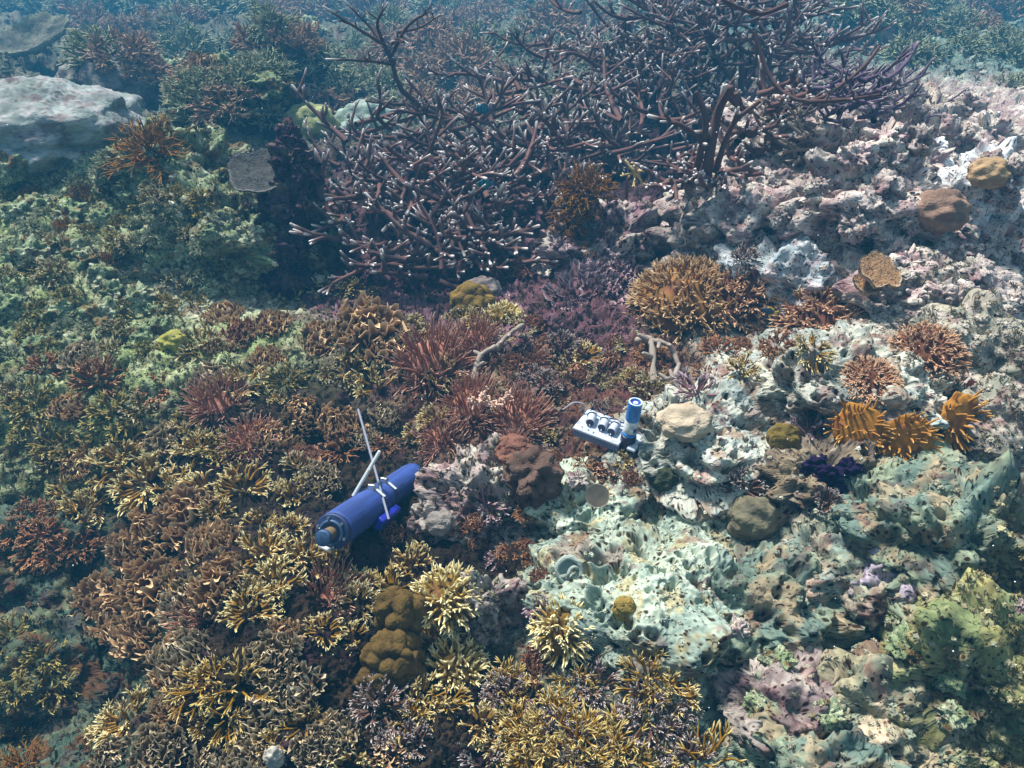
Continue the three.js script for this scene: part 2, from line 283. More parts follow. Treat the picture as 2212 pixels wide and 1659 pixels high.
rock(1400, 1280, 480, 400, 0.9, MINT, 'broad pale mint rock face full of bore holes, holding the ring shell', { hole: 1.3, rough: .42, lump: .15, detail: 78, warp: .22, tall: .62, lift: -.1 });
rock(1560, 930, 460, 190, 0.7, PALE, 'long pale pitted ridge behind the white instrument board', { detail: 64, hole: 1.2, turn: .5, lump: .15, rough: .4 });
rock(1820, 830, 400, 230, 0.8, PALE, 'pale bumpy rock crest above the orange finger corals', { detail: 58, hole: 1.2, turn: .3, lump: .2, rough: .45 });
rock(1790, 1030, 260, 150, 0.7, [[.22, .18, .13], [.15, .12, .1], [.3, .27, .22]], 'shaded brown rock wall under the crest with the purple crust');
rock(1960, 1130, 380, 260, 0.9, TEAL, 'greenish rock slope below the orange finger corals', { detail: 42, rough: .6 });
rock(1840, 1230, 330, 220, 0.8, [[.42, .34, .28], [.30, .33, .26], [.24, .3, .27]], 'tan topped rock slab in the lower right', { hole: .6 });
rock(1640, 1320, 340, 240, 0.8, TEAL, 'blue green rough rock below the round brown ball coral', { detail: 42, hole: 1.2, rough: .6 });
rock(1890, 1290, 160, 170, 0.9, LILAC, 'knobbly lilac rock lump overhanging the dark hollow at lower right', { rough: .9, hole: .5, lump: .6, lift: .5 });
rock(2090, 1190, 300, 320, 0.8, TEAL, 'dark greenish rock with vertical clefts at the right edge', { rough: 1.4 });
rock(1700, 1540, 260, 200, 0.8, GREY, 'grey brown rock with a hole at the lower right edge of the coral', { rough: .8 });
rock(1900, 1530, 240, 210, 0.8, [[.3, .28, .2], [.2, .22, .17], [.4, .34, .26]], 'rounded olive brown rock at the bottom below the dark hollow', { rough: .5, hole: .5 });
rock(2110, 1440, 280, 330, 0.8, YELL, 'yellow green encrusted rock at the lower right corner', { lump: 1.2, hole: .3 });
rock(1780, 1640, 330, 160, 0.8, TEAL, 'teal rubble rock cut by the bottom edge of the picture', {});
rock(1050, 1310, 150, 210, 0.7, GREY, 'tall grey rock right of the bright straw spiky coral', { rough: .7, lump: .7, hole: .4, lift: .2 });
rock(935, 1120, 90, 100, 0.9, GREY, 'fist sized grey rock right behind the blue cylinder', { rough: .7, detail: 30, lift: .2 });
rock(460, 500, 330, 230, 0.9, GREEN, 'greenish knobbly rock left of the dark sponge pillar', { lump: .8, hole: .6, detail: 34, rough: 1.3 });
rock(610, 520, 190, 220, 0.8, [[.16, .18, .12], [.24, .27, .2], [.1, .06, .06]], 'knobbly dark rock carrying the sponge pillar', { lump: 1.5 });
rock(370, 380, 270, 210, 0.9, GREEN, 'grey green rock hump under a brown fuzzy tuft at upper left', { lump: .7, hole: .5, rough: 1.2, detail: 36 });
rock(622, 170, 150, 200, 0.8, DARK, 'tall dark overgrown rock stack at upper left', { lump: 1, hole: .3, lift: .15, rough: 1.4 });
rock(500, 230, 220, 170, 0.9, DARK, 'dark brown rock hump left of the tall stack', { lump: 1.6, hole: .3, lift: .1 });
rock(1725, 315, 300, 200, 0.9, PINK, 'pinkish pitted boulder right of the staghorn thicket', { rough: .5, lump: .25, detail: 34 });
rock(1630, 450, 300, 220, 0.9, PINK, 'pink and white rubble rock below the boulder by the staghorn', { rough: .5, lump: .25, detail: 34 });
rock(1880, 420, 320, 230, 0.9, PINK, 'broken pinkish rock with dark holes at upper right', { rough: .5, lump: .25, detail: 34, hole: 1.3 });
rock(2010, 290, 260, 200, 0.9, [[.46, .41, .36], [.26, .21, .2], [.52, .48, .42]], 'sunlit cream rock crest at the upper right', { rough: .7 });
rock(2100, 440, 130, 190, 0.9, [[.82, .84, .86], [.72, .74, .76], [.9, .9, .9]], 'bare white bleached rock patch near the right edge', { rough: .7, hole: .4, lump: .6, lift: .3 });
rock(1990, 350, 90, 80, 0.9, [[.78, .8, .82], [.6, .6, .62], [.85, .85, .85]], 'small bare white rock above the brown ball coral', { rough: .7, hole: .4, lift: .3, detail: 26 });
rock(1720, 590, 240, 150, 0.9, [[.48, .50, .52], [.36, .42, .45], [.5, .44, .45]], 'pale blue grey lumpy rock right of the tan spiky dome', { lump: 1, hole: .7 });
rock(1530, 520, 210, 140, 0.9, GREY, 'grey holed rock above the tan spiky dome', { rough: 1 });
rock(1310, 520, 240, 200, 0.9, [[.34, .27, .28], [.2, .13, .15], [.44, .4, .36]], 'purplish crumbly rock at the right foot of the staghorn', { rough: 1.5 });
rock(2000, 620, 320, 160, 0.9, PINK, 'crumbly whitish rock at the right above the table coral', { rough: .5, lump: .25, hole: 1.2 });
rock(2120, 760, 220, 200, 0.9, [[.38, .35, .29], [.3, .3, .25], [.42, .38, .34]], 'smooth grey tan rock at the right edge', { rough: .4, hole: .1, lump: .2 });
rock(2140, 920, 220, 160, 0.9, [[.36, .34, .29], [.28, .29, .24], [.42, .38, .34]], 'smooth low grey rock right of the orange finger corals', { rough: .4, hole: .1, lump: .2 });
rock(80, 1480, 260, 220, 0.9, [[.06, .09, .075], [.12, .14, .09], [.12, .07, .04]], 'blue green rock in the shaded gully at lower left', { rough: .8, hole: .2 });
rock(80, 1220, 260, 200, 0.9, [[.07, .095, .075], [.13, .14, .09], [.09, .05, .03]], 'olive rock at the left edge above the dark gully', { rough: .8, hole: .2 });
rock(1850, 75, 120, 120, 0.9, [[.5, .37, .28], [.42, .33, .3], [.3, .2, .3]], 'orange tan boulder behind the right staghorn branches', { rough: .5, hole: .1, lift: .4, detail: 30 });
for (const [u, v, r, n] of [[1010, 1080, 60, 'the grey rock mound'], [1890, 1290, 60, 'the lilac rock lump'], [2100, 440, 60, 'the bare white rock'], [1720, 590, 50, 'the pale blue grey rock'], [620, 170, 60, 'the tall dark stack'], [370, 330, 40, 'the grey green rock hump'], [2110, 1440, 40, 'the yellow green rock']]) mark(u, v, r, n);
rock(70, 285, 380, 180, .8, SLATE, 'large smooth lavender grey coral mound at the left edge', { name: 'mound_coral', cat: 'mound coral', rough: .4, hole: .15, lump: .12, warp: .14, turn: -.35, detail: 40, lift: .3, tall: .8, bare: 1 });
rock(235, 185, 190, 130, 0.7, [[.22, .21, .21], [.18, .17, .17], [.26, .25, .24]], 'smaller brownish grey coral mound behind the lavender one', { name: 'mound_coral', cat: 'mound coral', rough: .4, hole: .1, lump: .15, warp: .16, turn: -.35, detail: 30, lift: .3, tall: .9, bare: 1 });
mark(70, 260, 140, 'the lavender mound'); mark(225, 195, 60);
console.log('rocks done', solids.length);

// ---------------------------------------------------------------- growth: shapes
function domed(seed, o, heart) {                       // a close dome of short twigs round a solid heart
  const g = new THREE.Group(), a = one(spikyGeo(seed, { levels: 1, kids: 3, fork: .75, ...o })), b = one(domeGeo(seed, [heart, heart.map((x) => x * .8), heart], { h: .78, detail: 10 })); a.name = 'branches'; b.name = 'heart'; b.scale.setScalar(o.core * .97); g.add(a, b); return g;
}
const unit = (r, up = 0) => { const z = rr(up, 1, r), a = rr(0, 6.2832, r), s = Math.sqrt(1 - z * z); return V(s * Math.cos(a), z, s * Math.sin(a)); };
const bendDir = (r, d, k) => d.clone().add(V(rr(-k, k, r), rr(-k, k, r), rr(-k, k, r))).normalize();
function spikyGeo(seed, o) {                           // finely branched bush of pointed twigs, radius about 1
  const { stems = 20, levels = 2, len = 0.34, rad = 0.03, body, tip, fork = 0.75, rise = 0.15, flat = 0.75, blunt = 0.35, tipAt = 0.5, kids = 2.5, core = 0.3, flare = 1.25 } = o, r = mul(seed), b = new MB();
  const grow = (p, d, l, ra, lev) => {
    const m = p.clone().addScaledVector(d, l * 0.5), d2 = bendDir(r, d, lev ? 0.22 : 0.12), e = m.clone().addScaledVector(d2, l * 0.5), tone = rr(0.8, 1.15, r), c = body.map((x) => x * tone);
    if (lev === 0) { b.tube([p, m, e], [ra * flare, ra * (blunt + flare) * .55, ra * blunt * .55], 4, [c, mix3(c, tip, tipAt), tip]); return; }
    b.tube([p, m, e], [ra, ra * 0.9, ra * 0.78], 4, [c, c, c]);
    const k = Math.floor(kids + r());
    for (let i = 0; i < k; i++) { const nd = bendDir(r, d2, fork); nd.y += rise; grow((i && r() < 0.4) ? m : e, nd.normalize(), l * rr(0.62, 0.95, r), ra * 0.78, lev - 1); }
  };
  for (let i = 0; i < stems; i++) { const d = unit(r, -0.05); const s = V(d.x * core, d.y * core * 0.75 - 0.05, d.z * core); d.y *= flat; grow(s, d.normalize(), len * rr(0.8, 1.2, r), rad, levels); }
  return b.geo();
}
function frondGeo(seed, body, edge) {                  // one curled lobe of a leafy coral, 1 long, with thickness
  const r = mul(seed), nu = 6, nv = 9, b = new MB(), curl = rr(0.15, 0.8, r), cup = rr(-0.5, 0.6, r), ph = rr(0, 6, r), fq = rr(4, 7.5, r), wid = rr(0.45, 0.8, r), ruf = rr(0.09, 0.2, r), lob = rr(0.16, 0.34, r), th = 0.035, tone = rr(0.85, 1.1, r);
  const P = (i, j) => { const t = j / (nv - 1) * 2 - 1, s = i / (nu - 1) * (1 - 0.28 * t * t + lob * Math.sin(fq * t + ph)), w = wid * (0.25 + 0.75 * Math.pow(Math.min(1, s), 0.8)); const y = s * (1 - 0.25 * curl * s), z = curl * s * s * 0.7 + cup * t * t * w * 0.6 + ruf * Math.sin(fq * 1.4 * t + ph * 2) * s * 1.4; return V(t * w, y, z); };
  const N = (i, j) => { const a = P(Math.min(nu - 1, i + 1), j).sub(P(Math.max(0, i - 1), j)), c = P(i, Math.min(nv - 1, j + 1)).sub(P(i, Math.max(0, j - 1))); return c.cross(a).normalize(); };
  const id = [[], []];
  for (const side of [0, 1]) for (let i = 0; i < nu; i++) for (let j = 0; j < nv; j++) {
    const p = P(i, j), n = N(i, j), k = side ? -1 : 1, q = (i === nu - 1 || j === 0 || j === nv - 1) ? 0.4 : 1; p.addScaledVector(n, k * th * q);
    const rim = Math.max(i === nu - 1 ? 1 : i === nu - 2 ? 0.35 : 0, (j === 0 || j === nv - 1) && i > 1 ? 0.8 : 0), g = tone * (0.92 + 0.16 * r());
    id[side].push(b.vert(p.x, p.y, p.z, n.x * k, n.y * k, n.z * k, mix3(body.map((x) => x * g), edge, rim)));
  }
  const quad = (a, c, d, e) => b.i.push(a, c, d, a, d, e);
  for (let i = 0; i < nu - 1; i++) for (let j = 0; j < nv - 1; j++) { const a = i * nv + j; quad(id[0][a], id[0][a + 1], id[0][a + nv + 1], id[0][a + nv]); quad(id[1][a], id[1][a + nv], id[1][a + nv + 1], id[1][a + 1]); }
  for (let j = 0; j < nv - 1; j++) { const a = (nu - 1) * nv + j; quad(id[0][a], id[0][a + 1], id[1][a + 1], id[1][a]); }
  for (let i = 0; i < nu - 1; i++) for (const j of [0, nv - 1]) { const a = i * nv + j; quad(id[0][a], id[0][a + nv], id[1][a + nv], id[1][a]); }
  return b.geo();
}
function fingerGeo(seed, body, tip, o = {}) {          // one finger, 1 long
  const { rad = 0.06, bend = 0.35, fat = 1, sides = 6, tipShare = 0.25 } = o, r = mul(seed), pts = [], ra = [], co = [], bx = rr(-bend, bend, r), bz = rr(-bend, bend, r), tone = rr(0.85, 1.15, r);
  for (let i = 0; i <= 6; i++) { const t = i / 6; pts.push(V(bx * t * t, t, bz * t * t)); ra.push(rad * (i === 6 ? 0.55 : i === 5 ? 0.85 : 1) * (1 - 0.25 * t * fat)); const k = sm(1 - tipShare, 1, t); co.push(mix3(body.map((x) => x * tone), tip, k)); }
  const b = new MB(); b.tube(pts, ra, sides, co, true); return b.geo();
}
function domeGeo(seed, pal, o = {}) { return rockGeo(seed, 1, o.h ?? 0.8, 1, pal, { rough: 0, hole: 0, lump: 0, warp: o.warp ?? 0.15, detail: o.detail ?? 16, f: 0.12 }); }
function knobbyGeo(seed, rx, ry, rz, pal, cell, amp, detail = 30, warp = 0.15) {       // massive coral of rounded lobes, in metres
  const g = icoOf(detail).clone(), a = g.attributes.position, n = a.count, col = new Float32Array(n * 3), uv = new Float32Array(n * 2), s = seed * 2.3;
  for (let k = 0; k < n; k++) {
    const x = a.getX(k), y = a.getY(k), z = a.getZ(k), w = 1 + warp * n3(x * 1.3 + s, y * 1.3, z * 1.3), X = x * rx * w, Y = y * ry * w, Z = z * rz * w, q = knobs(X + s, Y, Z, cell), d = amp * (q - 0.4) + 0.0012 * n3(X * 300, Y * 300, Z * 300);
    a.setXYZ(k, X + x * d, Y + y * d, Z + z * d); const m = 1 + 0.12 * n3b(X * 40, Y * 40, Z * 40 + s) + 0.15 * n3(X * 250, Y * 250, Z * 250); col.set(vivid(mix3(pal[1], pal[0], sm(0.3, 0.9, q)).map((t) => t * m)), k * 3); uv[k * 2] = Math.atan2(z, y) * rx * 2; uv[k * 2 + 1] = Math.asin(Math.max(-1, Math.min(1, x))) * rx * 2;
  }
  g.setAttribute('color', new THREE.BufferAttribute(col, 3)); g.setAttribute('uv', new THREE.BufferAttribute(uv, 2)); g.computeVertexNormals(); return g;
}
const upq = (n, yaw, lean = 0.5) => { const y = n.clone().lerp(V(0, 1, 0), 1 - lean).normalize(); return new THREE.Quaternion().setFromUnitVectors(V(0, 1, 0), y).multiply(new THREE.Quaternion().setFromAxisAngle(V(0, 1, 0), yaw)); };

// prototypes, each with a name, a look in words, and a maker giving a top-level object of radius about 1
const protos = {};
function proto(key, name, cat, look, count, make) { protos[key] = { name, cat, look, list: [], count, make }; }
function spawn(key, k) {                               // first use builds the original, later uses copy it
  const p = protos[key], i = k % p.count; let o;
  if (!p.list[i]) { o = p.list[i] = p.make(i); o.name = numbered(p.name); } else { o = p.list[i].clone(); o.name = numbered(p.name); }
  o.userData = {}; scene.add(o); return o;
}
const one = (g, m = coralM) => { const o = new THREE.Mesh(g, m); o.castShadow = o.receiveShadow = true; return o; };
const fill = (n, seed, maker) => (k) => maker(seed + k * 17);
proto('straw', 'spiky_coral', 'spiky coral', 'straw spiky coral tuft', 6, fill(6, 100, (s) => one(spikyGeo(s, { stems: 36, len: .29, rad: .056, blunt: .45, core: .48, body: [.22, .13, .04], tip: [.90, .82, .50], fork: .62 }))));
proto('pale', 'spiky_coral', 'spiky coral', 'pale spiky coral tuft', 5, fill(5, 300, (s) => one(spikyGeo(s, { stems: 34, len: .29, rad: .054, blunt: .45, core: .48, body: [.18, .125, .05], tip: [.76, .72, .52], fork: .62 }))));
proto('olive', 'spiky_coral', 'spiky coral', 'olive spiky coral tuft', 5, fill(5, 500, (s) => one(spikyGeo(s, { stems: 34, len: .28, rad: .055, core: .48, body: [.13, .10, .035], tip: [.56, .48, .22], fork: .65 }))));
proto('amber', 'spiky_coral', 'spiky coral', 'golden spiky coral clump', 4, fill(4, 700, (s) => one(spikyGeo(s, { stems: 30, len: .34, rad: .043, blunt: .45, core: .42, body: [.22, .125, .022], tip: [.80, .68, .36], fork: .6 }))));
proto('rust', 'spiky_coral', 'spiky coral', 'rusty twiggy coral bush', 4, fill(4, 900, (s) => one(spikyGeo(s, { stems: 34, len: .28, rad: .056, core: .48, body: [.20, .09, .05], tip: [.50, .32, .2], blunt: .5 }))));
proto('white', 'branching_coral', 'branching coral', 'dark bushy white-tipped coral', 5, fill(5, 1100, (s) => one(spikyGeo(s, { stems: 42, len: .28, rad: .048, core: .48, body: [.12, .07, .055], tip: [.74, .68, .66], blunt: .6, fork: .5, tipAt: .1, kids: 3 }))));
proto('lilac', 'branching_coral', 'branching coral', 'lilac bushy coral', 3, fill(3, 1300, (s) => one(spikyGeo(s, { stems: 24, len: .34, rad: .06, body: [.20, .11, .12], tip: [.60, .50, .54], blunt: .7, fork: .5 }))));
proto('fuzzy', 'soft_coral', 'soft coral', 'fluffy pinkish soft coral', 5, fill(5, 1500, (s) => one(spikyGeo(s, { stems: 44, levels: 2, len: .30, rad: .05, body: [.27, .175, .13], tip: [.42, .31, .24], fork: .9, flat: .85, kids: 3, core: .45, blunt: .6, flare: 1 }))));
proto('feather', 'soft_coral', 'soft coral', 'feathery green soft coral', 5, fill(5, 1700, (s) => one(spikyGeo(s, { stems: 40, levels: 2, len: .32, rad: .05, body: [.19, .21, .14], tip: [.42, .43, .31], fork: .8, rise: .12, flat: .9, kids: 3, core: .4, blunt: .5, flare: 1 }))));
proto('turf', 'soft_coral', 'soft coral', 'brown fuzzy algae tuft', 3, fill(3, 1900, (s) => one(spikyGeo(s, { stems: 50, levels: 2, len: .42, rad: .035, body: [.17, .085, .03], tip: [.30, .16, .055], fork: .8, flat: 1 }))));
proto('whip', 'soft_coral', 'soft coral', 'rosy slender finger coral', 3, fill(3, 2100, (s) => { const b = new THREE.Group(); return fingers(b, s, 60, [.19, .08, .055], [.44, .27, .21], .8, .035); }));
function fingers(o, seed, n, body, tip, spread = 1, rad = .05, fopt = {}, heap = .55) {
  const r = mul(seed), gs = [0, 1, 2, 3, 4].map((k) => fingerGeo(seed + k, body, tip, { rad, ...fopt }));
  const base = one(domeGeo(seed, [body, body.map((x) => x * .8), body], { h: .5, detail: 8 }), coralM); base.name = 'base'; base.scale.set(heap, .38, heap); o.add(base);
  for (let i = 0; i < n; i++) {
    const f = one(pick(r, gs), coralM), d = unit(r, 0.05); f.name = 'finger'; const q = Math.sqrt(r());
    f.position.set(d.x * heap * .9, d.y * .16, d.z * heap * .9); d.x *= spread; d.z *= spread; d.y = d.y * .8 + .25; d.normalize();
    f.quaternion.setFromUnitVectors(V(0, 1, 0), d).multiply(new THREE.Quaternion().setFromAxisAngle(V(0, 1, 0), rr(0, 6.28, r))); f.scale.setScalar(rr(.42, .68, r) * (fopt.len ?? 1)); o.add(f);
  }
  return o;
}
function leafy(seed, n, body, edge, up = 0.15, size = .5) {
  const o = new THREE.Group(), r = mul(seed), gs = [];
  for (let k = 0; k < 9; k++) gs.push(frondGeo(seed * 7 + k, body, edge));
  const base = one(domeGeo(seed, [body.map((x) => x * .6), body.map((x) => x * .5), body.map((x) => x * .7)], { h: .6, detail: 8 })); base.name = 'base'; base.scale.set(.6, .4, .6); base.position.y = -.05; o.add(base);
  for (let i = 0; i < n; i++) {
    const f = one(pick(r, gs), softM), a = i * 2.4 + rr(-.3, .3, r), q = Math.sqrt((i + .5) / n), out = .28 + q * .75; f.name = 'frond';
    f.position.set(Math.cos(a) * q * .72, .22 * (1 - q * q) + rr(-.03, .06, r), Math.sin(a) * q * .72);
    const d = V(Math.cos(a) * out, 1 - q * .45 + up, Math.sin(a) * out).normalize();
    const face = V(-Math.cos(a + rr(-1, 1, r)), .6, -Math.sin(a)).addScaledVector(d, 0); const z = face.addScaledVector(d, -face.dot(d)).normalize(), x = d.clone().cross(z).normalize();
    f.quaternion.setFromRotationMatrix(new THREE.Matrix4().makeBasis(x, d, z.clone().negate().multiplyScalar(-1))); f.scale.setScalar(size * rr(.65, 1.15, r)); o.add(f);
  }
  return o;
}
proto('leaf', 'leafy_coral', 'leafy coral', 'brown curled leafy coral', 6, fill(6, 2300, (s) => leafy(s, 48, [.20, .11, .06], [.72, .54, .35], .25, .42)));
proto('leafdim', 'leafy_coral', 'leafy coral', 'greyish brown leafy coral', 4, fill(4, 2500, (s) => leafy(s, 48, [.15, .105, .062], [.68, .58, .42], .25, .42)));
proto('leafred', 'leafy_coral', 'leafy coral', 'reddish leafy coral', 4, fill(4, 2700, (s) => leafy(s, 46, [.24, .115, .075], [.54, .35, .25], .15, .38)));
proto('redfinger', 'finger_coral', 'finger coral', 'red brown finger coral', 4, fill(4, 2900, (s) => fingers(new THREE.Group(), s, 60, [.27, .12, .075], [.56, .37, .28], .85, .06, { tipShare: .3 })));
proto('rubble', 'rubble_stone', 'stone', 'pitted pinkish rubble stone', 6, fill(6, 3100, (s) => one(scaledRock(s, PINK, 1.3), rockM)));
proto('greenrubble', 'rubble_stone', 'stone', 'lumpy greenish rubble stone', 5, fill(5, 3300, (s) => one(scaledRock(s, GREEN, 1.1, .3), rockM)));
function scaledRock(s, pal, rough, hole = 1) { const g = rockGeo(s * .013, .06, .045, .055, pal, { rough, hole, lump: .7, warp: .45, detail: 13 }); g.scale(16, 16, 16); return g; }

// ---------------------------------------------------------------- telling look-alikes apart
const labels = {};
function where(u, v) {
  let best = null, bd = 1e9;
  for (const m of marks) { if (!m[3]) continue; const d = Math.hypot(m[0] - u, m[1] - v); if (d < bd) { bd = d; best = m; } }
  const dx = u - best[0], dy = v - best[1], far = bd > 150 ? 'well ' : '';
  const a = Math.abs(dx), b = Math.abs(dy), side = dx < 0 ? 'left of' : 'right of', ver = dy < 0 ? 'above' : 'below';
  return far + (a > 2 * b ? side : b > 2 * a ? ver : `${ver} ${side}`).trim() + ' ' + best[3];
}
const kept = [];
function nameIt(o, key, u, v, size, mean) { kept.push({ o, key, u, v, size, mean }); }
function settleLabels() {
  const by = {};
  for (const k of kept) { const p = protos[k.key], s = k.size > k.mean * 1.12 ? 'large ' : k.size < k.mean * 0.88 ? 'small ' : ''; k.label = `${s}${p.look} ${where(k.u, k.v)}`.replace(/(large|small) small/, 'small'); (by[k.label] ??= []).push(k); }
  const word = ['leftmost', 'second from left', 'third from left', 'fourth from left', 'fifth from left', 'sixth from left', 'seventh from left', 'eighth from left', 'ninth from left', 'tenth from left', 'eleventh from left', 'twelfth from left', 'thirteenth from left', 'fourteenth from left'];
  for (const [label, l] of Object.entries(by)) {
    l.sort((a, b) => a.u - b.u);
    l.forEach((k, i) => tag(k.o, l.length === 1 ? label : l.length === 2 ? `${['left', 'right'][i]}hand ${label}` : `${label}, ${word[i] ?? 'further right'}`, protos[k.key].cat, `${protos[k.key].look.replace(/^small /, '')} colonies`));
  }
}
function put(key, u, v, size, o = {}) {                 // size: width in the 2212 grid
  const h = o.h ?? surf(u, v), s = metres(size / 2, h.d), c = spawn(key, o.k ?? Math.floor(R() * 97));
  c.position.copy(h.p).addScaledVector(h.n, -(o.sink ?? 0.1) * s); c.quaternion.copy(upq(h.n, o.yaw ?? R() * 6.28, o.lean ?? 0.55)); c.scale.set(s, s * (o.tall ?? 1), s);
  if (o.label) { tag(c, o.label, protos[key].cat, o.group); mark(u, v, size * 0.45, o.mark); } else nameIt(c, key, u, v, size, o.mean ?? size);
  return c;
}

// ---------------------------------------------------------------- the blue recorder cylinder and its stakes
{
  const blue = plain([.036, .082, .36], .65), navy = plain([.03, .055, .17], .6), steel = plain([.55, .56, .58], .3, .9), stub = plain([.16, .11, .05], .9), cap = plain([.06, .12, .26], .5), white = plain([.62, .68, .72], .6), ultra = plain([.015, .03, .5], .5);
  blue.bumpMap = grain; blue.bumpScale = 0.0006; for (const m of [blue, navy, cap, ultra]) m.map = film;
  const A = at(716, 1150, hit(716, 1165).d - .15), B = at(880, 1036, hit(872, 1046, 1).d - .01);
  const dir = B.clone().sub(A).normalize(), len = B.distanceTo(A) + 0.05, r0 = metres(39, A.distanceTo(camera.position));
  const o = group('recorder_cylinder'); o.position.copy(A); o.quaternion.setFromUnitVectors(V(0, 1, 0), dir);
  tag(o, 'blue recorder cylinder with steel hose clamps lying in the dark hollow', 'recorder');
  mark(790, 1100, 125, 'the blue cylinder');
  const L = (pts, m, name) => mesh(name, new THREE.LatheGeometry(pts.map(([r, y]) => new THREE.Vector2(r, y)), 48), m, o);
  const r1 = r0 * .93;
  L([[0.001, .012], [r0 * .9, .012], [r0 * .97, .016], [r0, .022], [r0, len * .47], [r0 * .985, len * .475], [r1, len * .49], [r1, len - .03], [r1 * .93, len - .008], [r1 * .7, len], [.001, len]], blue, 'housing');
  L([[0.001, 0], [r0 * .93, 0], [r0 * .98, .004], [r0 * .98, .012], [0.001, .0125]], navy, 'end_plate');
  const ring = mesh('end_ring', new THREE.TorusGeometry(r0 * .62, .003, 10, 40), cap, o); ring.rotation.x = Math.PI / 2; ring.position.y = -.001;
  L([[r0 * .33, .001], [r0 * .35, -.012], [r0 * .37, -.026], [.001, -.027]], stub, 'fouled_stub');
  L([[.001, -.040], [r0 * .40, -.040], [r0 * .43, -.037], [r0 * .43, -.028], [.001, -.0275]], cap, 'sensor_disc');
  for (let k = 0; k < 6; k++) { const b = mesh('bolt', new THREE.CylinderGeometry(.003, .003, .005, 6), steel, o), a = k * Math.PI / 3; b.position.set(Math.cos(a) * r0 * .8, -.002, Math.sin(a) * r0 * .8); }
  const up = V(0, 1, 0).applyQuaternion(o.quaternion.clone().invert()), upA = Math.atan2(up.z, up.x);
  for (const [y, r, m] of [[len * .40, r0, steel], [len * .55, r1, steel]]) {
    const c = mesh('hose_clamp', new THREE.LatheGeometry([[r + .0004, -.006], [r + .0016, -.006], [r + .0016, .006], [r + .0004, .006]].map(([a, b]) => new THREE.Vector2(a, b + y)), 48), navy, o);
    const s = mesh('clamp_screw', new RoundedBoxGeometry(.011, .012, .016, 2, .002), steel, c); s.position.set(Math.cos(upA) * (r + .006), y, Math.sin(upA) * (r + .006)); s.rotation.y = -upA;
    const w = mesh('clamp_band', new RoundedBoxGeometry(.0016, .009, .026, 1, .0005), white, c), wa = upA - .55; w.position.set(Math.cos(wa) * (r + .0022), y, Math.sin(wa) * (r + .0022)); w.rotation.y = -wa;
  }
  const tab = mesh('end_tab', new RoundedBoxGeometry(.004, .014, .022, 2, .001), white, o), ta = upA + 2.9; tab.position.set(Math.cos(ta) * r0 * .86, -.006, Math.sin(ta) * r0 * .86); tab.rotation.y = -ta;
  const foot = mesh('blue_foot', new RoundedBoxGeometry(.018, .10, .03, 3, .006), ultra, o), fa = upA - 2.0; foot.position.set(Math.cos(fa) * (r1 + .012), len * .40, Math.sin(fa) * (r1 + .012)); foot.rotation.y = -fa;
  const stake = (a, b, r, m, name, label) => { const g = new THREE.Group(); g.name = numbered(name); scene.add(g); g.position.copy(a); const d = b.clone().sub(a), l = d.length(); g.quaternion.setFromUnitVectors(V(0, 1, 0), d.normalize());
    const s = mesh('shaft', new THREE.CylinderGeometry(r, r, l, 14), m, g); s.position.y = l / 2; const e = mesh('end', new THREE.SphereGeometry(r, 12, 8), m, g); e.position.y = l; tag(g, label, 'metal rod'); };
  const dA = A.distanceTo(camera.position), dB = B.distanceTo(camera.position), along = (t) => dA + (dB - dA) * t;
  stake(at(840, 1122, along(.7) - r0 * 4), at(774, 885, along(.7) + .04), .0027, plain([.20, .22, .30], .7, 0), 'metal_rod', 'long thin steel rod leaning against the front of the blue cylinder');
  stake(at(763, 1072, along(.35) + r0 * .6), at(819, 977, along(.7) - .105), .0042, plain([.72, .73, .72], .35, .5), 'metal_rod', 'short bright rod crossing the long rod behind the blue cylinder');
}
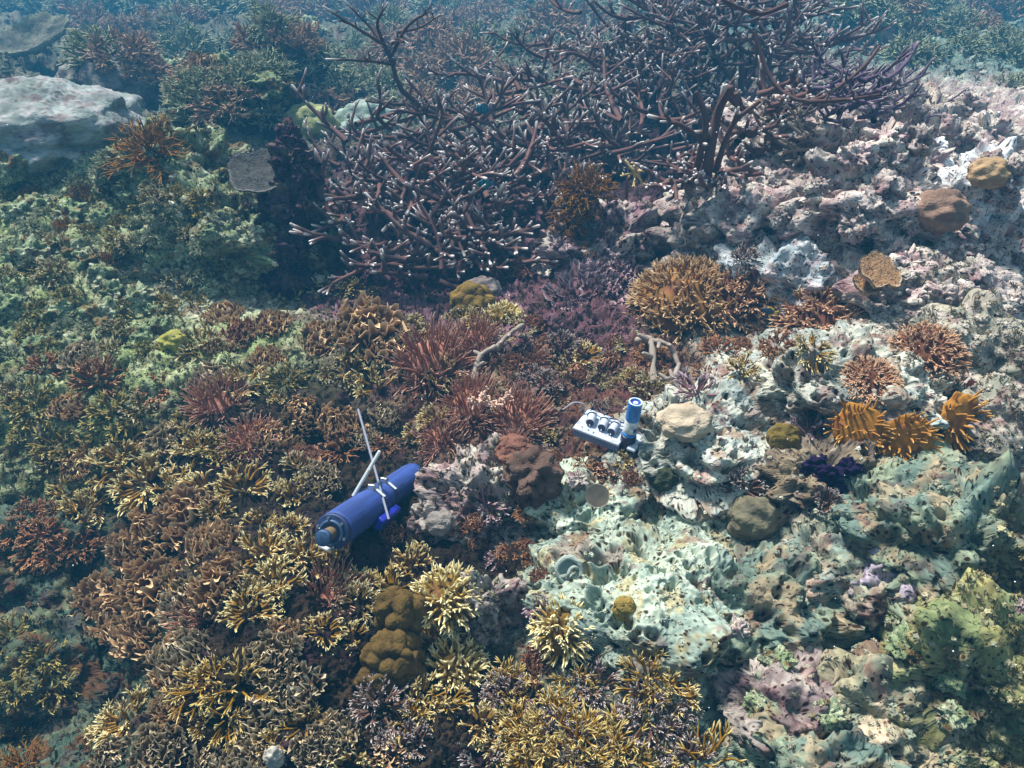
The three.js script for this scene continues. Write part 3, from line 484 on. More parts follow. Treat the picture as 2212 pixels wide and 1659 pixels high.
// ---------------------------------------------------------------- the white instrument board
{
  const white = plain([.52, .57, .74], .5), grey = plain([.16, .18, .36], .6), black = plain([.012, .016, .05], .5), bluec = plain([.05, .25, .72], .4), lite = plain([.55, .7, .85], .45), navy = plain([.02, .05, .30], .4), paper = plain([.80, .84, .86], .6);
  for (const m of [white, grey, bluec, paper]) m.map = film;
  const y = Math.max(...[[1236, 926], [1362, 974], [1300, 960], [1270, 930], [1330, 930]].map((p) => hit(...p).p.y)) + 0.02, P0 = onPlane(1236, 926, y), P1 = onPlane(1362, 974, y), X = P1.clone().sub(P0), len = X.length(); X.normalize();
  const o = group('instrument_board'); o.position.copy(P0); o.rotation.y = -Math.atan2(X.z, X.x);
  tag(o, 'white instrument board with three small loggers lying on the pale ridge', 'instrument'); mark(1300, 925, 85, 'the white instrument board');
  const wid = .078, th = .007, cut = len * .80;
  const deck = mesh('deck', new RoundedBoxGeometry(cut, th, wid, 3, .0025), white, o); deck.position.set(cut / 2, 0, -wid / 2);
  const strip = mesh('deck_end', new RoundedBoxGeometry(len * .14, th, wid, 3, .0025), white, o); strip.position.set(len * 1.0, 0, -wid / 2);
  const box = mesh('lower_case', new RoundedBoxGeometry(cut * .98, .017, wid * .96, 3, .003), grey, o); box.position.set(cut / 2, -.0123, -wid / 2);
  const brid = mesh('bridge', new RoundedBoxGeometry(len * .28, .008, wid * .5, 2, .002), black, o); brid.position.set(len * .9, -.0085, -wid * .45);
  for (const [x, z] of [[.018, -.012], [.034, -.010], [.047, -.009], [len * 1.0, -wid * .8]]) { const s = mesh('screw_hole', new THREE.CylinderGeometry(.0017, .0017, .001, 12), black, o); s.position.set(x, th / 2 + .0004, z); }
  const cyl = (x, z, yaw, k) => {
    const g = mesh('logger', new THREE.LatheGeometry([[.0066, 0], [.0092, 0], [.0098, .001], [.0098, .030], [.0092, .033], [.001, .0335]].map(([a, b]) => new THREE.Vector2(a, b)), 32), white, o);
    g.rotation.set(-Math.PI / 2, 0, yaw, 'YXZ'); g.rotation.set(-Math.PI / 2, yaw, 0, 'YXZ'); g.position.set(x, th / 2 + .0092, z);
    const f = mesh('logger_face', new THREE.CylinderGeometry(.0086, .0086, .003, 28), black, g); f.position.y = .0012;
    const t = mesh('logger_pin', new THREE.CylinderGeometry(.0014, .0014, .006, 10), lite, g); t.position.set(0, -.002, -.004);
    const b = mesh('logger_cord', new THREE.TorusGeometry(.0104, .0015, 8, 30, Math.PI * 1.5), black, g); b.rotation.set(Math.PI / 2, 0, .9); b.position.y = .024;
  };
  cyl(len * .22, -.024, .25); cyl(len * .43, -.022, .15); cyl(len * .60, -.020, .05);
  const cord = (pts, r, m, name) => mesh(name, new THREE.TubeGeometry(new THREE.CatmullRomCurve3(pts.map((p) => V(...p))), 24, r, 8), m, o);
  cord([[.002, .004, -.055], [-.004, .022, -.062], [-.022, .030, -.050], [-.040, .016, -.030]], .0013, white, 'white_cable');
  cord([[.01, .006, -.07], [.03, .024, -.066], [.05, .020, -.055], [.062, .005, -.05]], .0017, black, 'black_cord');
  cord([[.052, .005, -.066], [.072, .016, -.06], [.09, .012, -.062], [.105, .02, -.06], [.118, .005, -.055]], .0019, black, 'black_cord');
  const tie = mesh('white_tie', new RoundedBoxGeometry(.0035, .045, .0015, 1, .0005), white, o); tie.position.set(.098, .03, -.066); tie.rotation.z = -.22;
  // upright marker tube strapped to the board
  const t = group('marker_tube'); const base = o.localToWorld(V(len * .87, -.012, -wid * .30)); t.position.copy(base); t.rotation.set(-.03, 0, -.07);
  tag(t, 'upright blue and white tube with black foot on the right end of the board', 'marker tube');
  const L = (pts, m, name, par = t) => mesh(name, new THREE.LatheGeometry(pts.map(([r, yy]) => new THREE.Vector2(r, yy)), 40), m, par), q = .0145;
  L([[.001, -.01], [q * 1.12, -.01], [q * 1.14, .028], [q * 1.02, .032], [.001, .032]], black, 'foot');
  L([[q, .0325], [q, .042], [.001, .042]], bluec, 'lower_band');
  L([[q * 1.01, .0422], [q * 1.01, .072], [.001, .0722]], paper, 'label_band');
  L([[q, .0725], [q * 1.03, .075], [q * 1.03, .112], [q * .98, .1165], [q * .80, .1165], [q * .80, .113], [.001, .113]], bluec, 'cap');
  const rim = mesh('cap_rim', new THREE.TorusGeometry(q * .9, .0018, 10, 40), lite, t); rim.rotation.x = Math.PI / 2; rim.position.y = .1172;
  const disc = mesh('cap_disc', new THREE.CylinderGeometry(q * .80, q * .80, .001, 32), navy, t); disc.position.y = .1142;
  const dot = mesh('cap_dot', new THREE.CylinderGeometry(q * .34, q * .36, .002, 24), paper, t); dot.position.y = .1152;
  // the printed block on the label
  const pr = mesh('label_print', new THREE.CylinderGeometry(q * 1.02, q * 1.02, .011, 20, 1, true, .25, .75), navy, t); pr.position.y = .0512;
  for (let k = 0; k < 3; k++) { const l = mesh('label_line', new THREE.CylinderGeometry(q * 1.02, q * 1.02, .0012, 16, 1, true, .3, .6), lite, t); l.position.y = .0605 + k * .0033; }
}

// ---------------------------------------------------------------- staghorn thicket
const BR = [.125, .073, .068], TIP = [.78, .74, .72];
function stag(o, r, p, d, len, rad, body, tip, twigs = 5, lift = .5) {
  const b = new MB(), n = 9, pts = [p.clone()], dirs = []; let q = p.clone(), e = d.clone();
  const bow = unit(r, -1).multiplyScalar(.16);
  for (let i = 1; i <= n; i++) { e.add(V(rr(-.16, .16, r), rr(-.08, .1, r) + lift * .11, rr(-.16, .16, r))).addScaledVector(bow, .5).normalize(); q = q.clone().addScaledVector(e, len / n); pts.push(q); dirs.push(e.clone()); }
  const tone = rr(.75, 1.25, r), c = body.map((x) => x * tone);
  b.tube(pts, pts.map((_, i) => rad * (1 - .5 * i / n) * (1 + .12 * n3(i * 1.3, rad * 900, len * 50))), 6, pts.map((_, i) => mix3(c, tip, sm(.88, 1, i / n) * .9)), true);
  for (let k = 0; k < twigs; k++) {
    const i = 2 + Math.floor((k + r()) * (n - 2) / twigs), st = pts[Math.min(n - 1, i)], td = dirs[Math.min(n - 1, i)].clone().multiplyScalar(.7).add(unit(r, -.5).multiplyScalar(.9)); td.y += .25 * lift; td.normalize();
    const tl = len * rr(.16, .38, r), tp = [st.clone()]; let tq = st.clone();
    for (let j = 1; j <= 4; j++) { td.add(V(rr(-.12, .12, r), .09 * lift, rr(-.12, .12, r))).normalize(); tq = tq.clone().addScaledVector(td, tl / 4); tp.push(tq); }
    const tr = rad * .62; b.tube(tp, [tr, tr * .95, tr * .85, tr * .72, tr * .5], 5, tp.map((_, j) => mix3(c, tip, [0, 0, 0, .12, 1][j])), true);
    if (r() < .6) { const fd = td.clone().add(unit(r, -.3).multiplyScalar(.8)).normalize(), f = tp[2 + Math.floor(r() * 2)]; b.tube([f, f.clone().addScaledVector(fd, tl * .22), f.clone().addScaledVector(fd, tl * .4)], [tr * .8, tr * .7, tr * .45], 5, [c, mix3(c, tip, .3), tip], true); }
  }
  const m = one(b.geo()); m.name = 'branch'; o.add(m); return pts;
}
let stagSeed = 40;
function staghorn(u, v, reach, n, label, o = {}) {
  const r = mul(stagSeed++), h = hit(u, v + (o.drop ?? 30)), L = metres(reach, h.d), g = group('staghorn_coral'); g.position.copy(h.p);
  if (o.dist) {                                         // carried above the bed by old stems
    const p = at(u, v, o.dist), foot = base(p.x, p.z - .05); g.position.copy(p);
    for (let k = 0; k < 5; k++) { const a = rr(0, 6.28, r), b = new MB(), f = V(Math.cos(a) * L * .35, foot - p.y - .05, Math.sin(a) * L * .35), mid = f.clone().multiplyScalar(.5).add(V(rr(-.03, .03, r), 0, rr(-.03, .03, r))); b.tube([f, mid, V(Math.cos(a) * .03, .02, Math.sin(a) * .03)], [.016, .013, .011], 7, [BR, BR, BR], true); const m = one(b.geo()); m.name = 'branch'; g.add(m); }
  }
  for (let i = 0; i < n * 1.5; i++) {
    const a = rr(0, 6.28, r), el = rr(o.low ?? -.05, (o.high ?? .55) * .8, r), d = V(Math.cos(a) * Math.cos(el), Math.sin(el), Math.sin(a) * Math.cos(el) * .9 + (o.fore ?? .15)).normalize();
    const s = V(rr(-.45, .45, r) * L, rr(0, o.tall ?? .55, r) * L, rr(-.25, .25, r) * L);
    stag(g, r, s, d, L * rr(.45, .9, r), rr(.0085, .0125, r) * (o.thick ?? 1), o.body ?? BR, o.tip ?? TIP, 4 + Math.floor(r() * 3), o.lift ?? .35);
  }
  tag(g, label, 'staghorn coral', 'staghorn corals of the big thicket'); mark(u, v, o.clear ?? reach * .55); return g;
}
staghorn(880, 585, 190, 14, 'lowest front clump of brown staghorn over the dark trench', { fore: .4, low: -.25 });
staghorn(1010, 540, 190, 15, 'front staghorn clump with curled branches right of the lowest clump', { fore: .35, low: -.15 });
staghorn(800, 470, 190, 14, 'left staghorn clump with white fingered tips beside the sponge pillar', { fore: .2 });
staghorn(960, 430, 210, 16, 'middle staghorn clump behind the curled front branches');
staghorn(1120, 440, 200, 14, 'staghorn clump left of the orange brown fuzzy tuft');
staghorn(830, 340, 210, 10, 'low spreading staghorn with long level branches under the tall stem', { high: .35 });
staghorn(1050, 340, 210, 14, 'staghorn clump around the lower striped fish');
staghorn(1230, 380, 210, 15, 'central staghorn clump over dark shade above the purplish rock');
staghorn(1370, 340, 210, 15, 'staghorn clump with many white tips left of the thick dark trunk');
staghorn(1180, 270, 220, 12, 'staghorn clump behind the upper striped fish', { high: .5 });
{
  const D = hit(1440, 330).d, S = [
    [1330, 250, 150, 12, D, 'staghorn clump above the centre of the thicket'], [1240, 190, 140, 10, D + .25, 'flat topped staghorn clump with pale twigs at the upper centre'],
    [1440, 270, 150, 13, D - .05, 'shaded staghorn clump left of the thick trunk'], [1400, 150, 150, 12, D + .2, 'staghorn clump high in the middle of the thicket'],
    [1500, 190, 150, 14, D + .05, 'dense staghorn clump above the thick trunk'], [1480, 70, 150, 12, D + .3, 'staghorn clump reaching the top edge of the picture'],
    [1590, 120, 150, 15, D + .1, 'crowded staghorn clump with upright pale tips'], [1580, 250, 120, 10, D - .1, 'small staghorn clump on the right side of the trunk'],
    [1660, 60, 150, 14, D + .25, 'staghorn clump at the top right of the thicket'], [1690, 170, 140, 13, D, 'staghorn clump over the pink boulder'],
    [1350, 60, 130, 9, D + .5, 'faint staghorn clump behind the thicket at the top']];
  for (const [u, v, re, n, dd, l] of S) staghorn(u, v, re, n, l, { dist: dd, high: .7, low: -.35, lift: .4, thick: .9, body: u > 1560 ? [.12, .08, .085] : BR });
}
staghorn(1490, 385, 110, 9, 'small dark staghorn clump left of the trunk foot', { high: .5, tall: .3 });
staghorn(1560, 370, 90, 7, 'small dark staghorn clump right of the trunk foot', { high: .5, tall: .3 });
staghorn(1600, 310, 110, 10, 'dark staghorn clump between the trunk and the pink boulder', { high: .5 });
staghorn(1650, 240, 120, 10, 'staghorn clump draped on the left shoulder of the pink boulder', { high: .5 });
staghorn(1770, 160, 140, 13, 'staghorn with pale fanned twigs before the orange tan boulder', { high: .7, thick: .75, body: [.12, .085, .08] });
staghorn(1800, 230, 150, 18, 'purple tinged dying staghorn branches on the pink boulder', { high: .4, thick: .7, body: [.09, .065, .10], tip: [.34, .29, .30] });
staghorn(1900, 260, 140, 16, 'grey staghorn tangle with violet shade near the cream crest', { high: .3, thick: .7, body: [.13, .10, .13], tip: [.42, .37, .34] });
staghorn(1710, 310, 130, 9, 'bare grey staghorn sticks lying on the pinkish boulder', { high: .2, thick: .7, body: [.2, .16, .14], tip: [.45, .4, .36] });
function trunks(label, base, lines) {                 // branches drawn out by hand, each line a branch: [u, v, distance], thickness
  const g = group('staghorn_coral'), r = mul(stagSeed++), P0 = at(...base); g.position.copy(P0);
  for (const [pl, r0, r1, white] of lines) {
    const b = new MB(), c = new THREE.CatmullRomCurve3(pl.map((p) => at(...p).sub(P0))), n = 12, pts = c.getPoints(n), k = rr(.8, 1.15, r), body = BR.map((x) => x * k * .8);
    b.tube(pts, pts.map((_, i) => .62 * (r0 + (r1 - r0) * i / n) * (1 + .14 * n3(i * .9, r0 * 800, pl[0][0]))), 8, pts.map((_, i) => mix3(body, TIP, white ? sm(.85, 1, i / n) : 0)), true);
    for (let j = 0; j < (white ? 3 : 2); j++) { const i = 4 + Math.floor(r() * 7), d = unit(r, -.2), l = rr(.03, .07, r); d.y += .3; d.normalize(); const s = pts[i]; b.tube([s, s.clone().addScaledVector(d, l * .6), s.clone().addScaledVector(bendDir(r, d, .2), l)], [r1 * .6, r1 * .55, r1 * .35], 6, [body, body, white ? TIP : mix3(body, TIP, .8)], true); }
    const m = one(b.geo()); m.name = 'branch'; g.add(m);
  }
  tag(g, label, 'staghorn coral', 'staghorn corals of the big thicket');
}
{
  const D = hit(1000, 340).d - .12, a = D, b = D - .05, c = D - .1;
  trunks('tall dark staghorn stem rising at the top left of the thicket', [1010, 310, a], [
    [[[1010, 310, a], [960, 262, b], [905, 225, b], [865, 190, c], [845, 130, c], [826, 88, c]], .021, .013, 0],
    [[[1050, 312, a], [1020, 262, a], [965, 236, a], [930, 232, b]], .017, .012, 0],
    [[[826, 88, c], [815, 50, c - .02], [838, 6, c - .05]], .012, .006, 1],
    [[[832, 98, c], [770, 60, c - .08], [698, 14, c - .1]], .012, .006, 1],
    [[[840, 110, c], [800, 60, c + .08], [742, 0, c + .1]], .011, .006, 1],
    [[[845, 120, c], [885, 52, c - .08], [938, 20, c - .12]], .012, .006, 1],
    [[[860, 70, c], [910, 58, c + .05], [950, 32, c + .08]], .010, .005, 1],
    [[[850, 140, c], [800, 132, c - .12], [704, 128, c - .15]], .011, .006, 1],
    [[[846, 96, c], [862, 84, c - .1], [878, 98, c - .15]], .010, .006, 1],
    [[[905, 225, b], [850, 225, b - .1], [790, 218, b - .1]], .013, .007, 0]]);
  const E = hit(1530, 400).d - .08, f = E - .05, k = E - .1;
  trunks('thick dark staghorn trunk at the right end of the thicket', [1520, 400, E], [
    [[[1525, 395, E], [1535, 320, f], [1552, 240, f], [1580, 190, k]], .026, .018, 0],
    [[[1500, 380, E], [1515, 320, f], [1525, 260, k], [1505, 200, k]], .018, .012, 0],
    [[[1545, 370, E], [1565, 310, f], [1590, 260, k], [1640, 220, k]], .016, .010, 0],
    [[[1535, 320, f], [1470, 270, k], [1400, 250, k]], .016, .009, 1]]);
  const G = hit(1770, 260).d - .1;
  trunks('curved loop of bare staghorn branch hanging beside the pink boulder', [1650, 90, G], [
    [[[1630, 70, G], [1655, 150, G - .02], [1690, 200, G - .04], [1750, 220, G - .05], [1810, 190, G - .03], [1870, 140, G], [1900, 100, G + .04]], .012, .008, 0],
    [[[1700, 10, G + .1], [1640, 30, G + .05], [1560, 0, G]], .013, .008, 0],
    [[[1750, 220, G - .05], [1830, 215, G - .1], [1900, 205, G - .05]], .011, .007, 0]]);
}
{ // pale yellow-tipped branch before the shade
  const h = hit(1380, 420), g = group('staghorn_coral'), r = mul(77), P = at(1372, 372, h.d - .16); g.position.copy(P);
  for (let k = 0; k < 6; k++) { const a = k * 1.05 + .4; stag(g, r, V(0, 0, 0), V(Math.cos(a), Math.sin(a), .3).normalize(), .055, .007, [.42, .34, .16], [.8, .74, .5], 2, 0); }
  stag(g, r, V(-.02, -.12, -.03), V(.1, 1, .2).normalize(), .14, .008, BR, [.42, .34, .16], 0, 0);
  tag(g, 'pale yellow star shaped staghorn tip before the dark shade', 'staghorn coral');
}

// ---------------------------------------------------------------- single corals, sponges and shells
const solo = (name, g, m, h, label, cat, o = {}) => { const e = mesh(name, g, m, scene); e.position.copy(h.p).add(o.off ?? V(0, 0, 0)); if (o.q) e.quaternion.copy(o.q); tag(e, label, cat, o.group); return e; };
function ball(u, v, w, hgt, pal, cell, amp, label, cat, o = {}) { const h = hit(u, v + hgt * .2), s = metres(w / 2, h.d), t = metres(hgt / 2, h.d); mark(u, v, w * .5, o.mark); return solo(o.name ?? 'boulder_coral', knobbyGeo(u, s, t * (o.up ?? .95), s * .9, pal, cell, amp, o.detail ?? 20, o.warp ?? .14), lumpM, h, label, cat, { off: V(0, (o.lift ?? .25) * t, 0), group: o.group }); }
ball(1478, 908, 108, 64, [[.56, .47, .38], [.44, .36, .29]], .05, .003, 'rounded cream boulder coral right of the blue marker tube', 'boulder coral', { mark: 'the cream boulder coral', lift: .4 });
ball(1621, 1115, 100, 100, [[.20, .18, .13], [.15, .14, .11]], .02, .002, 'round grey brown ball coral on the lower right rock', 'ball coral', { mark: 'the grey brown ball coral', lift: .4 });
ball(1690, 945, 62, 70, [[.20, .15, .055], [.14, .10, .04]], .012, .002, 'mustard brown ball coral left of the orange finger corals', 'ball coral', { mark: 'the mustard ball', lift: .4 });
ball(2022, 464, 96, 84, [[.30, .20, .16], [.26, .17, .14]], .012, .0015, 'smooth brown ball coral beside the bare white rock', 'ball coral', { mark: 'the smooth brown ball', lift: .5 });
ball(2130, 378, 66, 52, [[.48, .34, .22], [.38, .26, .17]], .03, .006, 'tan ball coral above the bare white rock', 'ball coral', { lift: .5 });
ball(1348, 1312, 46, 58, [[.36, .27, .10], [.24, .17, .06]], .010, .003, 'small golden brown oval coral on the mint rock face', 'ball coral', { mark: 'the golden oval coral', lift: .4 });
ball(1430, 1030, 58, 54, [[.07, .08, .055], [.05, .055, .04]], .012, .003, 'small dark round sponge on the pale rock below the board', 'sponge', { name: 'dark_sponge', mark: 'the small dark sponge', lift: .4 });
ball(795, 268, 110, 80, [[.36, .44, .40], [.22, .30, .30]], .07, .03, 'pale turquoise lobed dome coral behind the staghorn', 'dome coral', { lift: .4, mark: 'the turquoise dome' });
ball(672, 270, 100, 70, [[.34, .36, .20], [.24, .27, .17]], .05, .02, 'yellow green lumpy dome coral left of the turquoise one', 'dome coral', { lift: .4 });
ball(1150, 1030, 110, 115, [[.15, .10, .085], [.07, .033, .027]], .013, .009, 'reddish brown honeycombed boulder coral on the grey mound', 'boulder coral', { mark: 'the honeycombed coral', lift: .5, detail: 56, warp: .35 });
ball(1110, 975, 80, 60, [[.27, .14, .11], [.12, .05, .035]], .012, .006, 'small reddish honeycombed coral above the larger one', 'boulder coral', { lift: .6, detail: 28 });
ball(1020, 655, 90, 90, [[.22, .15, .055], [.13, .085, .04]], .024, .012, 'olive brown lobed coral below the staghorn thicket', 'boulder coral', { mark: 'the olive lobed coral', lift: .4, detail: 36 });
ball(1040, 628, 80, 50, [[.26, .22, .22], [.18, .14, .14]], .03, .008, 'grey capped lump behind the olive lobed coral', 'boulder coral', { lift: .5 });
ball(690, 606, 24, 22, [[.62, .60, .58], [.5, .48, .46]], .03, .001, 'tiny pale round shell on the dark slope below the thicket', 'shell', { name: 'sea_shell', detail: 10, lift: .6, mark: 'the pale shell' });
ball(598, 1640, 34, 56, [[.60, .57, .52], [.45, .42, .38]], .03, .001, 'pale oval shell at the bottom edge of the picture', 'shell', { name: 'sea_shell', detail: 12, lift: .9, mark: 'the oval shell' });
ball(955, 1130, 60, 50, [[.33, .3, .29], [.22, .19, .18]], .016, .004, 'pale grey lump at the cylinder end beside the mound', 'rock', { name: 'grey_lump', lift: .6 });
ball(380, 735, 52, 44, [[.42, .40, .14], [.25, .24, .08]], .014, .008, 'yellow lump coral in the olive carpet at left', 'lump coral', { mark: 'the yellow lump' });
{ // three-lobed brown coral beside the bright tuft
  const h = hit(850, 1440), g = group('lobed_coral'); g.position.copy(h.p);
  for (const [u, v, w, t, c] of [[866, 1330, 84, 120, .022], [850, 1425, 104, 130, .020], [818, 1478, 70, 80, .018]]) { const s = metres(w / 2, h.d), m = one(knobbyGeo(u, s, metres(t / 2, h.d), s * .9, [[.15, .10, .042], [.075, .048, .02]], c, .017, 30), lumpM); m.name = 'lobe'; m.position.copy(at(u, v, h.d - .04)).sub(h.p); g.add(m); }
  tag(g, 'brown knobby lobed coral standing left of the bright straw coral', 'lobed coral'); mark(850, 1400, 80, 'the brown lobed coral');
}
{ // dark sponge pillar
  const h = hit(620, 560), g = group('sponge_pillar'); g.position.copy(h.p);
  for (const [u, v, w, t] of [[630, 318, 56, 90], [640, 390, 84, 150], [642, 480, 104, 170], [625, 570, 110, 130]]) { const s = metres(w / 2, h.d), m = one(rockGeo(u + v, s * .85, metres(t / 2, h.d), s * .8, [[.07, .045, .065], [.045, .03, .045], [.13, .10, .085]], { rough: 1.2, lump: 1, hole: .4, warp: .3, detail: 34 }), rockM); m.name = 'lobe'; m.position.copy(at(u, v, h.d - .0)).sub(h.p); g.add(m); }
  for (const [u, v] of [[690, 415], [668, 340], [598, 360]]) { const t = one(new THREE.LatheGeometry([[.012, -.03], [.02, .0], [.022, .03], [.017, .034], [.013, .02], [.001, .0]].map(([a, b]) => new THREE.Vector2(a, b)), 20), plain([.09, .06, .06], .9)); t.name = 'chimney'; t.scale.setScalar(.8); t.position.copy(at(u, v, h.d - .03)).sub(h.p); g.add(t); }
  tag(g, 'dark purple knobby sponge pillar left of the staghorn thicket', 'sponge'); mark(640, 420, 90, 'the dark sponge pillar');
}
function plateGeo(seed, R0, pal, bowl = .12, th = .012, wild = .22) {                    // tiered plate coral: a wavy sheet with thickness and a pale growing rim
  const nr = 14, ns = 72, b = new MB(), id = [[], []];
  for (const side of [0, 1]) for (let i = 0; i <= nr; i++) for (let j = 0; j < ns; j++) {
    const a = j / ns * 6.2832, q = i / nr, R1 = R0 * (1 + wild * n3(Math.cos(a) * .9 + seed, Math.sin(a) * .9, 2) + .06 * (wild * 4) * n3(Math.cos(a) * 4 + seed, Math.sin(a) * 4, 5)), x = Math.cos(a) * q * R1, z = Math.sin(a) * q * R1;
    const y = bowl * R0 * q * q + R0 * .09 * n3(x * 5 + seed, z * 5, 7) + R0 * .03 * n3b(x * 22 + seed, z * 22, 7) + R0 * .012 * Math.sin(q * 40 + seed) * q - side * th * (i === nr ? .3 : 1), g = 1 + .12 * n3b(x * 60, z * 60, 3) + .1 * Math.sin(q * 30);
    id[side].push(b.vert(x, y, z, 0, side ? -1 : 1, 0, mix3(pal[0].map((t) => t * g), pal[1], sm(.9, 1, q))));
  }
  const f = (s, fl) => { for (let i = 0; i < nr; i++) for (let j = 0; j < ns; j++) { const A = id[s][i * ns + j], B = id[s][i * ns + (j + 1) % ns], C = id[s][(i + 1) * ns + (j + 1) % ns], D = id[s][(i + 1) * ns + j]; fl ? b.i.push(A, B, C, A, C, D) : b.i.push(A, C, B, A, D, C); } };
  f(0, true); f(1, false); for (let j = 0; j < ns; j++) { const A = id[0][nr * ns + j], B = id[0][nr * ns + (j + 1) % ns], C = id[1][nr * ns + (j + 1) % ns], D = id[1][nr * ns + j]; b.i.push(A, C, B, A, D, C); }
  const g = b.geo(), uv = new Float32Array(b.k * 2); for (let k = 0; k < b.k; k++) { uv[k * 2] = b.p[k * 3] * 3; uv[k * 2 + 1] = b.p[k * 3 + 2] * 3; } g.setAttribute('uv', new THREE.BufferAttribute(uv, 2)); g.computeVertexNormals(); return g;
}
function plates(label, list, pal, o = {}) {
  const [u0, v0] = list[0], h = hit(u0, v0 + 40), g = group('plate_coral'); g.position.copy(h.p);
  list.forEach(([u, v, w, tx, tz, lift = .1, bowl = .12], k) => { const m = one(plateGeo(u * .37 + k, metres(w / 2, h.d), pal, bowl), sheetM); m.name = 'plate'; m.position.copy(at(u, v, h.d - .03 - lift * .3)).sub(h.p); m.rotation.set(tx, k, tz, 'YXZ'); m.rotation.set(tx, 0, tz); g.add(m); });
  tag(g, label, 'plate coral', o.group); mark(u0, v0, o.clear ?? 110, o.mark);
}
plates('arched plate coral with bright rim at the upper left corner', [[80, 100, 120, .3, .1, .05, .4]], [[.18, .18, .15], [.46, .46, .34]]);
plates('thin pale plate coral edge left of the sponge pillar', [[555, 375, 110, .3, -.25, .1]], [[.07, .07, .068], [.22, .21, .22]], { clear: 60 });
plates('tan plate coral with a pale rim at the right under the crumbly rock', [[1900, 585, 80, .5, -.2, .1], [1875, 610, 60, .45, .0, .1]], [[.32, .20, .12], [.52, .42, .32]], { clear: 50, mark: 'the tan plate coral' });
{ // ring shell set in the mint rock
  const h = surf(1228, 1226), g = group('ring_shell'), s = metres(29, h.d), m1 = plain([.42, .50, .45], .95), m2 = plain([.26, .34, .31], .95); m1.bumpMap = grain; m1.bumpScale = .003; g.position.copy(h.p).add(V(0, .012, .014)); g.quaternion.copy(upq(h.n.clone().add(V(0, .2, .6)).normalize(), 0, 1));
  const wob = (geo, k) => { const a = geo.attributes.position; for (let i = 0; i < a.count; i++) { const x = a.getX(i), y = a.getY(i), z = a.getZ(i), q = 1 + k * n3(x * 60, y * 60, z * 60); a.setXYZ(i, x * q, y * (1 + k * 3 * n3b(x * 50, 3, z * 50)), z * q); } geo.computeVertexNormals(); return geo; };
  const rim = one(wob(new THREE.TorusGeometry(s * .86, s * .2, 16, 64).rotateX(Math.PI / 2), .06), m1); rim.name = 'rim'; rim.position.y = .004; g.add(rim);
  const cup = one(wob(new THREE.LatheGeometry([[.001, -.004], [s * .6, -.002], [s * .8, .006]].map(([a, b]) => new THREE.Vector2(a, b)), 48), .05), m2); cup.name = 'cup'; g.add(cup);
  const hook = one(wob(new THREE.TubeGeometry(new THREE.CatmullRomCurve3([V(-s * .6, .006, s * .45), V(-s * .1, .012, s * .25), V(s * .1, .014, -s * .1), V(s * .35, .010, -s * .25), V(s * .6, .006, -.1 * s)]), 40, s * .13, 10), .05), m1); hook.name = 'ridge'; g.add(hook);
  tag(g, 'round pale ring shaped shell on the mint rock face', 'shell'); mark(1228, 1226, 42, 'the ring shell');
}
{ // flat disc coral
  const h = surf(1288, 1076), g = plateGeo(4.2, metres(26, h.d), [[.26, .21, .17], [.38, .33, .28]], .02, .008, .03), e = solo('disc_coral', g, coralM, h, 'flat round brown disc coral left of the small dark sponge', 'disc coral', { off: V(0, .016, .01), q: upq(h.n.clone().add(V(0, 0, .5)).normalize(), 0, 1) }); mark(1288, 1076, 36, 'the disc coral');
}
{ // purple encrusting sponge on the shaded wall: flat lobes hugging the rock
  const h = hit(1790, 1020), g = group('crust_sponge'); g.position.copy(h.p);
  for (const [u, v, w, t] of [[1756, 1008, 44, 30], [1786, 1030, 50, 38], [1832, 1014, 48, 36], [1800, 1056, 40, 26], [1768, 996, 28, 18]]) { const k = hit(u, v), m = one(knobbyGeo(u, metres(w / 2, k.d), .012, metres(t / 2, k.d), [[.022, .012, .05], [.014, .009, .03]], .014, .005, 16, .5), lumpM); m.name = 'lobe'; m.position.copy(k.p).sub(h.p); m.quaternion.copy(upq(k.n.clone().add(V(0, .1, .6)).normalize(), 0, 1)); g.add(m); }
  tag(g, 'deep purple crust sponge on the shaded wall below the orange corals', 'sponge'); mark(1790, 1020, 80, 'the purple crust');
}
// large single growths
proto('dome', 'branching_dome', 'branching coral', '', 1, () => domed(4001, { stems: 520, len: .13, rad: .02, body: [.27, .145, .06], tip: [.70, .53, .34], flat: .8, core: .74, blunt: .4 }, [.20, .11, .045]));
proto('dome2', 'branching_dome', 'branching coral', '', 1, () => domed(4003, { stems: 330, len: .17, rad: .03, body: [.27, .13, .08], tip: [.60, .42, .29], blunt: .6, flat: .8, core: .7 }, [.10, .045, .03]));
proto('bright', 'spiky_coral', 'spiky coral', 'bright straw spiky coral', 3, fill(3, 4100, (s) => domed(s, { stems: 130, len: .22, rad: .042, body: [.42, .30, .10], tip: [.92, .86, .58], flat: .9, core: .6, blunt: .4 }, [.14, .09, .03])));
proto('orange', 'finger_coral', 'finger coral', '', 3, fill(3, 4200, (s) => fingers(new THREE.Group(), s, 80, [.34, .17, .05], [.54, .37, .18], .9, .1, { tipShare: .25, bend: .3, len: .62 }, .8)));
proto('knobtable', 'table_coral', 'table coral', '', 1, () => fingers(new THREE.Group(), 4300, 70, [.34, .20, .10], [.60, .43, .27], .35, .11, { bend: .1, len: .6 }, 1));
proto('redbig', 'finger_coral', 'finger coral', '', 3, fill(3, 4400, (s) => fingers(new THREE.Group(), s, 210, [.30, .155, .115], [.64, .48, .41], .62, .034, { tipShare: .2, bend: .3, fat: .6, sides: 5 }, .7)));
proto('whorl', 'whorl_coral', 'leafy coral', '', 2, fill(2, 4500, (s) => leafy(s, 80, [.17, .095, .105], [.42, .33, .36], -.1, .3)));
put('dome', 1475, 660, 265, { label: 'large tan spiky branching coral dome right of the centre', mark: 'the tan spiky dome', tall: 1.05 });
